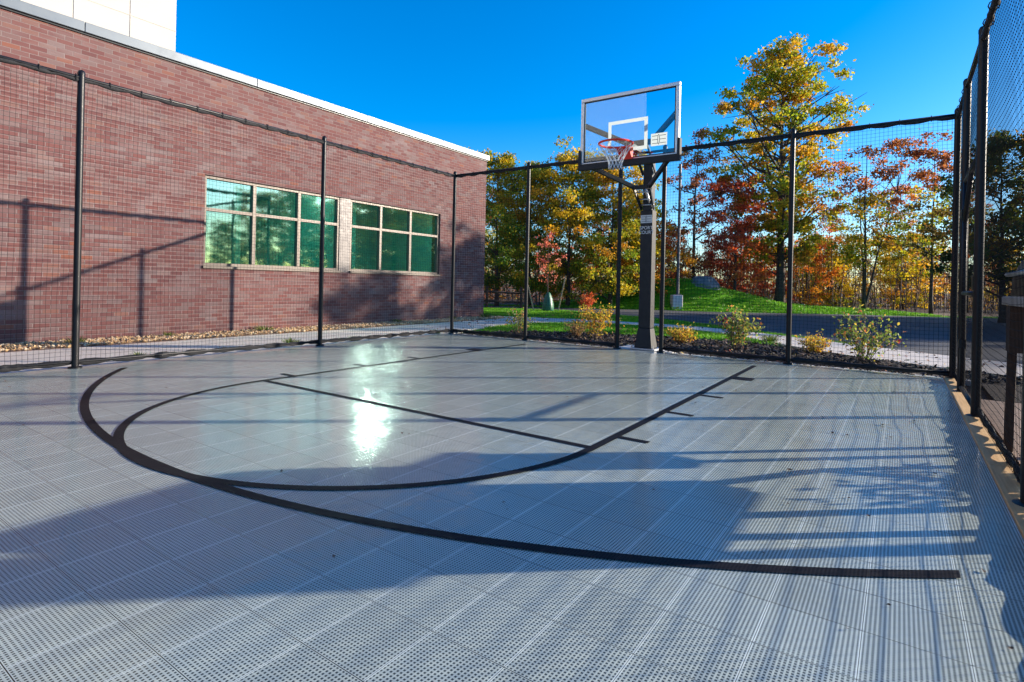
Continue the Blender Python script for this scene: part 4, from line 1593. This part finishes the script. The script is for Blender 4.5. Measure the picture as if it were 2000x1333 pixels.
# --- weeds and grass tufts
def tuft_mesh(seed, h, w, n, pal):
    g = np.random.default_rng(seed)
    m = MB()
    for i in range(n):
        a = g.uniform(0, 6.28)
        r0 = g.uniform(0, w * 0.25)
        r1 = r0 + g.uniform(0.2, 1.0) * w * 0.5
        hh = h * g.uniform(0.5, 1.0)
        b = np.array((r0 * math.cos(a), r0 * math.sin(a), -0.01))
        e = np.array((r1 * math.cos(a), r1 * math.sin(a), hh))
        mid = (b + e) / 2 + np.array((0, 0, hh * 0.22))
        s = np.array((-math.sin(a), math.cos(a), 0)) * g.uniform(0.004, 0.008)
        c = np.array(pal[g.integers(0, len(pal))]) * g.uniform(0.7, 1.25)
        m.add([b - s, b + s, mid + s * 0.8, mid - s * 0.8, e], [(0, 1, 2, 3), (3, 2, 4)], c)
    return m


WEED = [(0.10, 0.19, 0.03), (0.16, 0.24, 0.05), (0.28, 0.28, 0.10), (0.07, 0.14, 0.025)]
for i, (x, y, h, w, n_, lab) in enumerate([
        (-3.36, 8.55, 0.13, 0.34, 90, "spiky grass tuft on the sidewalk edge left of the second fence post"),
        (-2.62, 9.35, 0.10, 0.26, 60, "small grass tuft growing just right of the second fence post"),
        (-1.45, 10.95, 0.10, 0.24, 60, "grass tuft on the sidewalk close to the back left corner post"),
        (-4.62, 6.95, 0.08, 0.22, 50, "short yellowish grass tuft by the sidewalk near the left fence post"),
        (-5.72, 9.35, 0.10, 0.22, 60, "small weed in the tan stones under the wall, left of the window"),
        (-4.72, 10.75, 0.12, 0.55, 130, "broad weed clump in the stones under the first window"),
        (-6.35, 8.15, 0.11, 0.42, 90, "weed patch in the stones behind the left fence post"),
        (-2.75, 13.65, 0.12, 0.45, 80, "weed clump in the stones under the second window"),
        (-1.6, 15.3, 0.12, 0.4, 80, "dull weed clump in the stones right of the second window"),
        (-0.75, 16.2, 0.18, 0.55, 120, "dark green weed clump at the brick building corner"),
        (5.05, 10.9, 0.15, 0.5, 130, "bright green grass clump at the edge of the planting bed")]):
    o = tuft_mesh(60 + i, h, w, n_, WEED if i not in (9,) else [(0.04, 0.09, 0.02), (0.06, 0.12, 0.02)]).build('grass_tuft', M['blade'])
    o.location = (x, y, -0.02)
    tag(o, lab, "weed", "weeds along the sidewalk" if i < 10 else None)

# --- dry leaves lying on the court
g = np.random.default_rng(90)
lm = []
for k in range(4):
    m = MB()
    pts = [(0.0, -1.0, 0.0), (0.45, -0.35, 0.12), (0.62, 0.25, 0.2), (0.2, 0.3, 0.05), (0.0, 1.0, 0.25), (-0.25, 0.35, 0.05), (-0.6, 0.2, 0.22), (-0.4, -0.4, 0.1)]
    pts = [(p[0] * g.uniform(0.7, 1.2), p[1] * g.uniform(0.8, 1.1), 0.08 + p[2] * g.uniform(0.5, 1.6)) for p in pts]
    m.add(pts + [(0, 0.05, 0.0)], [(i, (i + 1) % 8, 8) for i in range(8)])
    lm.append(m.mesh('fallen_leaf', M['dead_leaf']))
c = 0
while c < 64:
    a, b = g.uniform(0.1, 7.6), g.uniform(0.1, 7.2) if c < 52 else g.uniform(6, 8)
    if c % 3 == 0:
        a = 7.55 - abs(g.normal(0, 0.8))
    p = CW(a, b, 0.005)
    if p.y < (1.9 if p.x < 1.0 else 1.5):
        continue
    s = g.uniform(0.010, 0.024) * (1.0 if p.y > 3 else 0.6)
    o = link(bpy.data.objects.new('fallen_leaf', lm[g.integers(0, 4)]))
    o.location = p
    o.rotation_euler = (g.normal(0, 0.15), g.normal(0, 0.15), g.uniform(0, 6.28))
    o.scale = (s, s, s)
    tag(o, "tiny dry brown leaf lying on the grey court tiles", "leaf", "dead leaves scattered on the court")
    c += 1
m = MB()
for k in range(6):
    a = k * 1.05
    m.add([(0, 0, 0.012), (0.055 * math.cos(a), 0.055 * math.sin(a), 0.04), (0.085 * math.cos(a + 0.3), 0.085 * math.sin(a + 0.3), 0.02), (0.05 * math.cos(a + 0.6), 0.05 * math.sin(a + 0.6), 0.045)], [(0, 1, 2, 3)])
o = m.build('fallen_leaf', M['orange_leaf'])
o.location = CW(7.0, 0.10, 0.002)
tag(o, "large orange brown leaf on the back edge near the right corner", "leaf")

# ------------------------------------------------------------------ timber counter behind the right fence, sized to its shadow, plus unseen shadow casters added
ct = thing('timber_counter', "dark timber counter on splayed legs with grey top, behind the right fence", "counter", CW(7.735, 3.41), LROT)
# local x away from camera (negative = towards camera), local y = left; outward from the court is -y
CL = 1.62
CD = 0.34


def cy(o):
    return -o


m = MB()
m.b2(-CL, 0.0, cy(CD), cy(0.0), 0.93, 0.985)
m.build('top', M['grey_top'], ct, bevel=0.008)
m = MB()
m.b2(-CL + 0.04, -0.70, cy(CD - 0.02), cy(0.02), 0.50, 0.926)
m.build('cabinet', M['old_wood'], ct, bevel=0.006)
m = MB()
m.b2(-0.20, -0.04, cy(CD - 0.02), cy(0.02), 0.63, 0.926)
m.build('end_box', M['old_wood'], ct, bevel=0.006)
for x, dx in ((-0.07, 0.07), (-CL + 0.10, -0.08)):
    for y in (0.05, CD - 0.05):
        m = MB()
        m.beam((x, cy(y), 0.64 if x > -0.5 else 0.498), (x + dx, cy(y), -0.03), 0.042, 0.045, up=(0, 1, 0))
        m.build('leg', M['old_wood'], ct, bevel=0.005)
for p, q in (((-0.74, 0.10, 0.53), (-0.48, 0.10, 0.36)), ((-0.48, 0.10, 0.36), (-0.44, 0.10, -0.03)), ((-0.48, 0.10, 0.36), (-0.80, 0.10, 0.10))):
    m = MB()
    m.beam((p[0], cy(p[1]), p[2]), (q[0], cy(q[1]), q[2]), 0.04, 0.045, up=(0, 1, 0))
    m.build('brace', M['old_wood'], ct, bevel=0.004)
gr = thing('added_grill', "dark rounded grill shape added out of view on the timber counter to cast shadow", "grill", CW(7.91, 4.20, 0.987), LROT)  # unseen hood shape, added for its rounded shadow on the court
m = MB()
for i in range(9):
    pass
hood = []
prof = [(-0.17, 0.0), (-0.17, 0.10), (-0.15, 0.19), (-0.10, 0.25), (-0.02, 0.275), (0.06, 0.27), (0.12, 0.22), (0.16, 0.13), (0.17, 0.0)]
k = len(prof)
m.add([(-0.48, y, z) for y, z in prof] + [(0.48, y, z) for y, z in prof],
      [(i, i + 1, k + i + 1, k + i) for i in range(k - 1)] + [tuple(range(k - 1, -1, -1)), tuple(range(k, 2 * k)), (0, k, 2 * k - 1, k - 1)])
m.build('hood', M['grill'], gr, bevel=0.012)
m = MB()
m.tube([(-0.35, 0.155, 0.13), (-0.35, 0.20, 0.13), (0.35, 0.20, 0.13), (0.35, 0.155, 0.13)], 0.013, 8)
m.build('handle', M['silver'], gr, smooth=True)
um = thing('added_umbrella', "closed beige umbrella shape added out of view behind the timber counter to cast shadow", "umbrella", CW(8.95, 4.09, -0.03), LROT)  # unseen, added to cast the broad shadow band across the court
m = MB()
m.lathe([(0.24, 0.0), (0.24, 0.05), (0.06, 0.09), (0.022, 0.1), (0.022, 2.95), (0.0, 2.98)], 16)
m.build('pole', M['dark_steel'], um)
m = MB()
m.lathe([(0.05, 1.15), (0.15, 1.18), (0.155, 1.5), (0.13, 2.0), (0.09, 2.5), (0.03, 2.88)], 16)
v = m.v[0]
for i in range(len(v)):
    a = math.atan2(v[i, 1], v[i, 0])
    q = 1 + 0.14 * math.sin(6 * a)
    v[i, 0] *= q
    v[i, 1] *= q
m.build('canopy', M['canvas'], um, smooth=True)

shrub('low_shrub', "dense leafy shrub added out of view behind the timber counter to cast shadow", shrub_meshes(49, 0.66, 1.0, 'rose', 24, 24, 0.06, 0, False), tuple(CW(8.7, 3.62, -0.03)))  # unseen shrub, added to fill in the low dappled shadow

print("objects", len(bpy.data.objects), "polys", sum(len(x.polygons) for x in bpy.data.meshes))
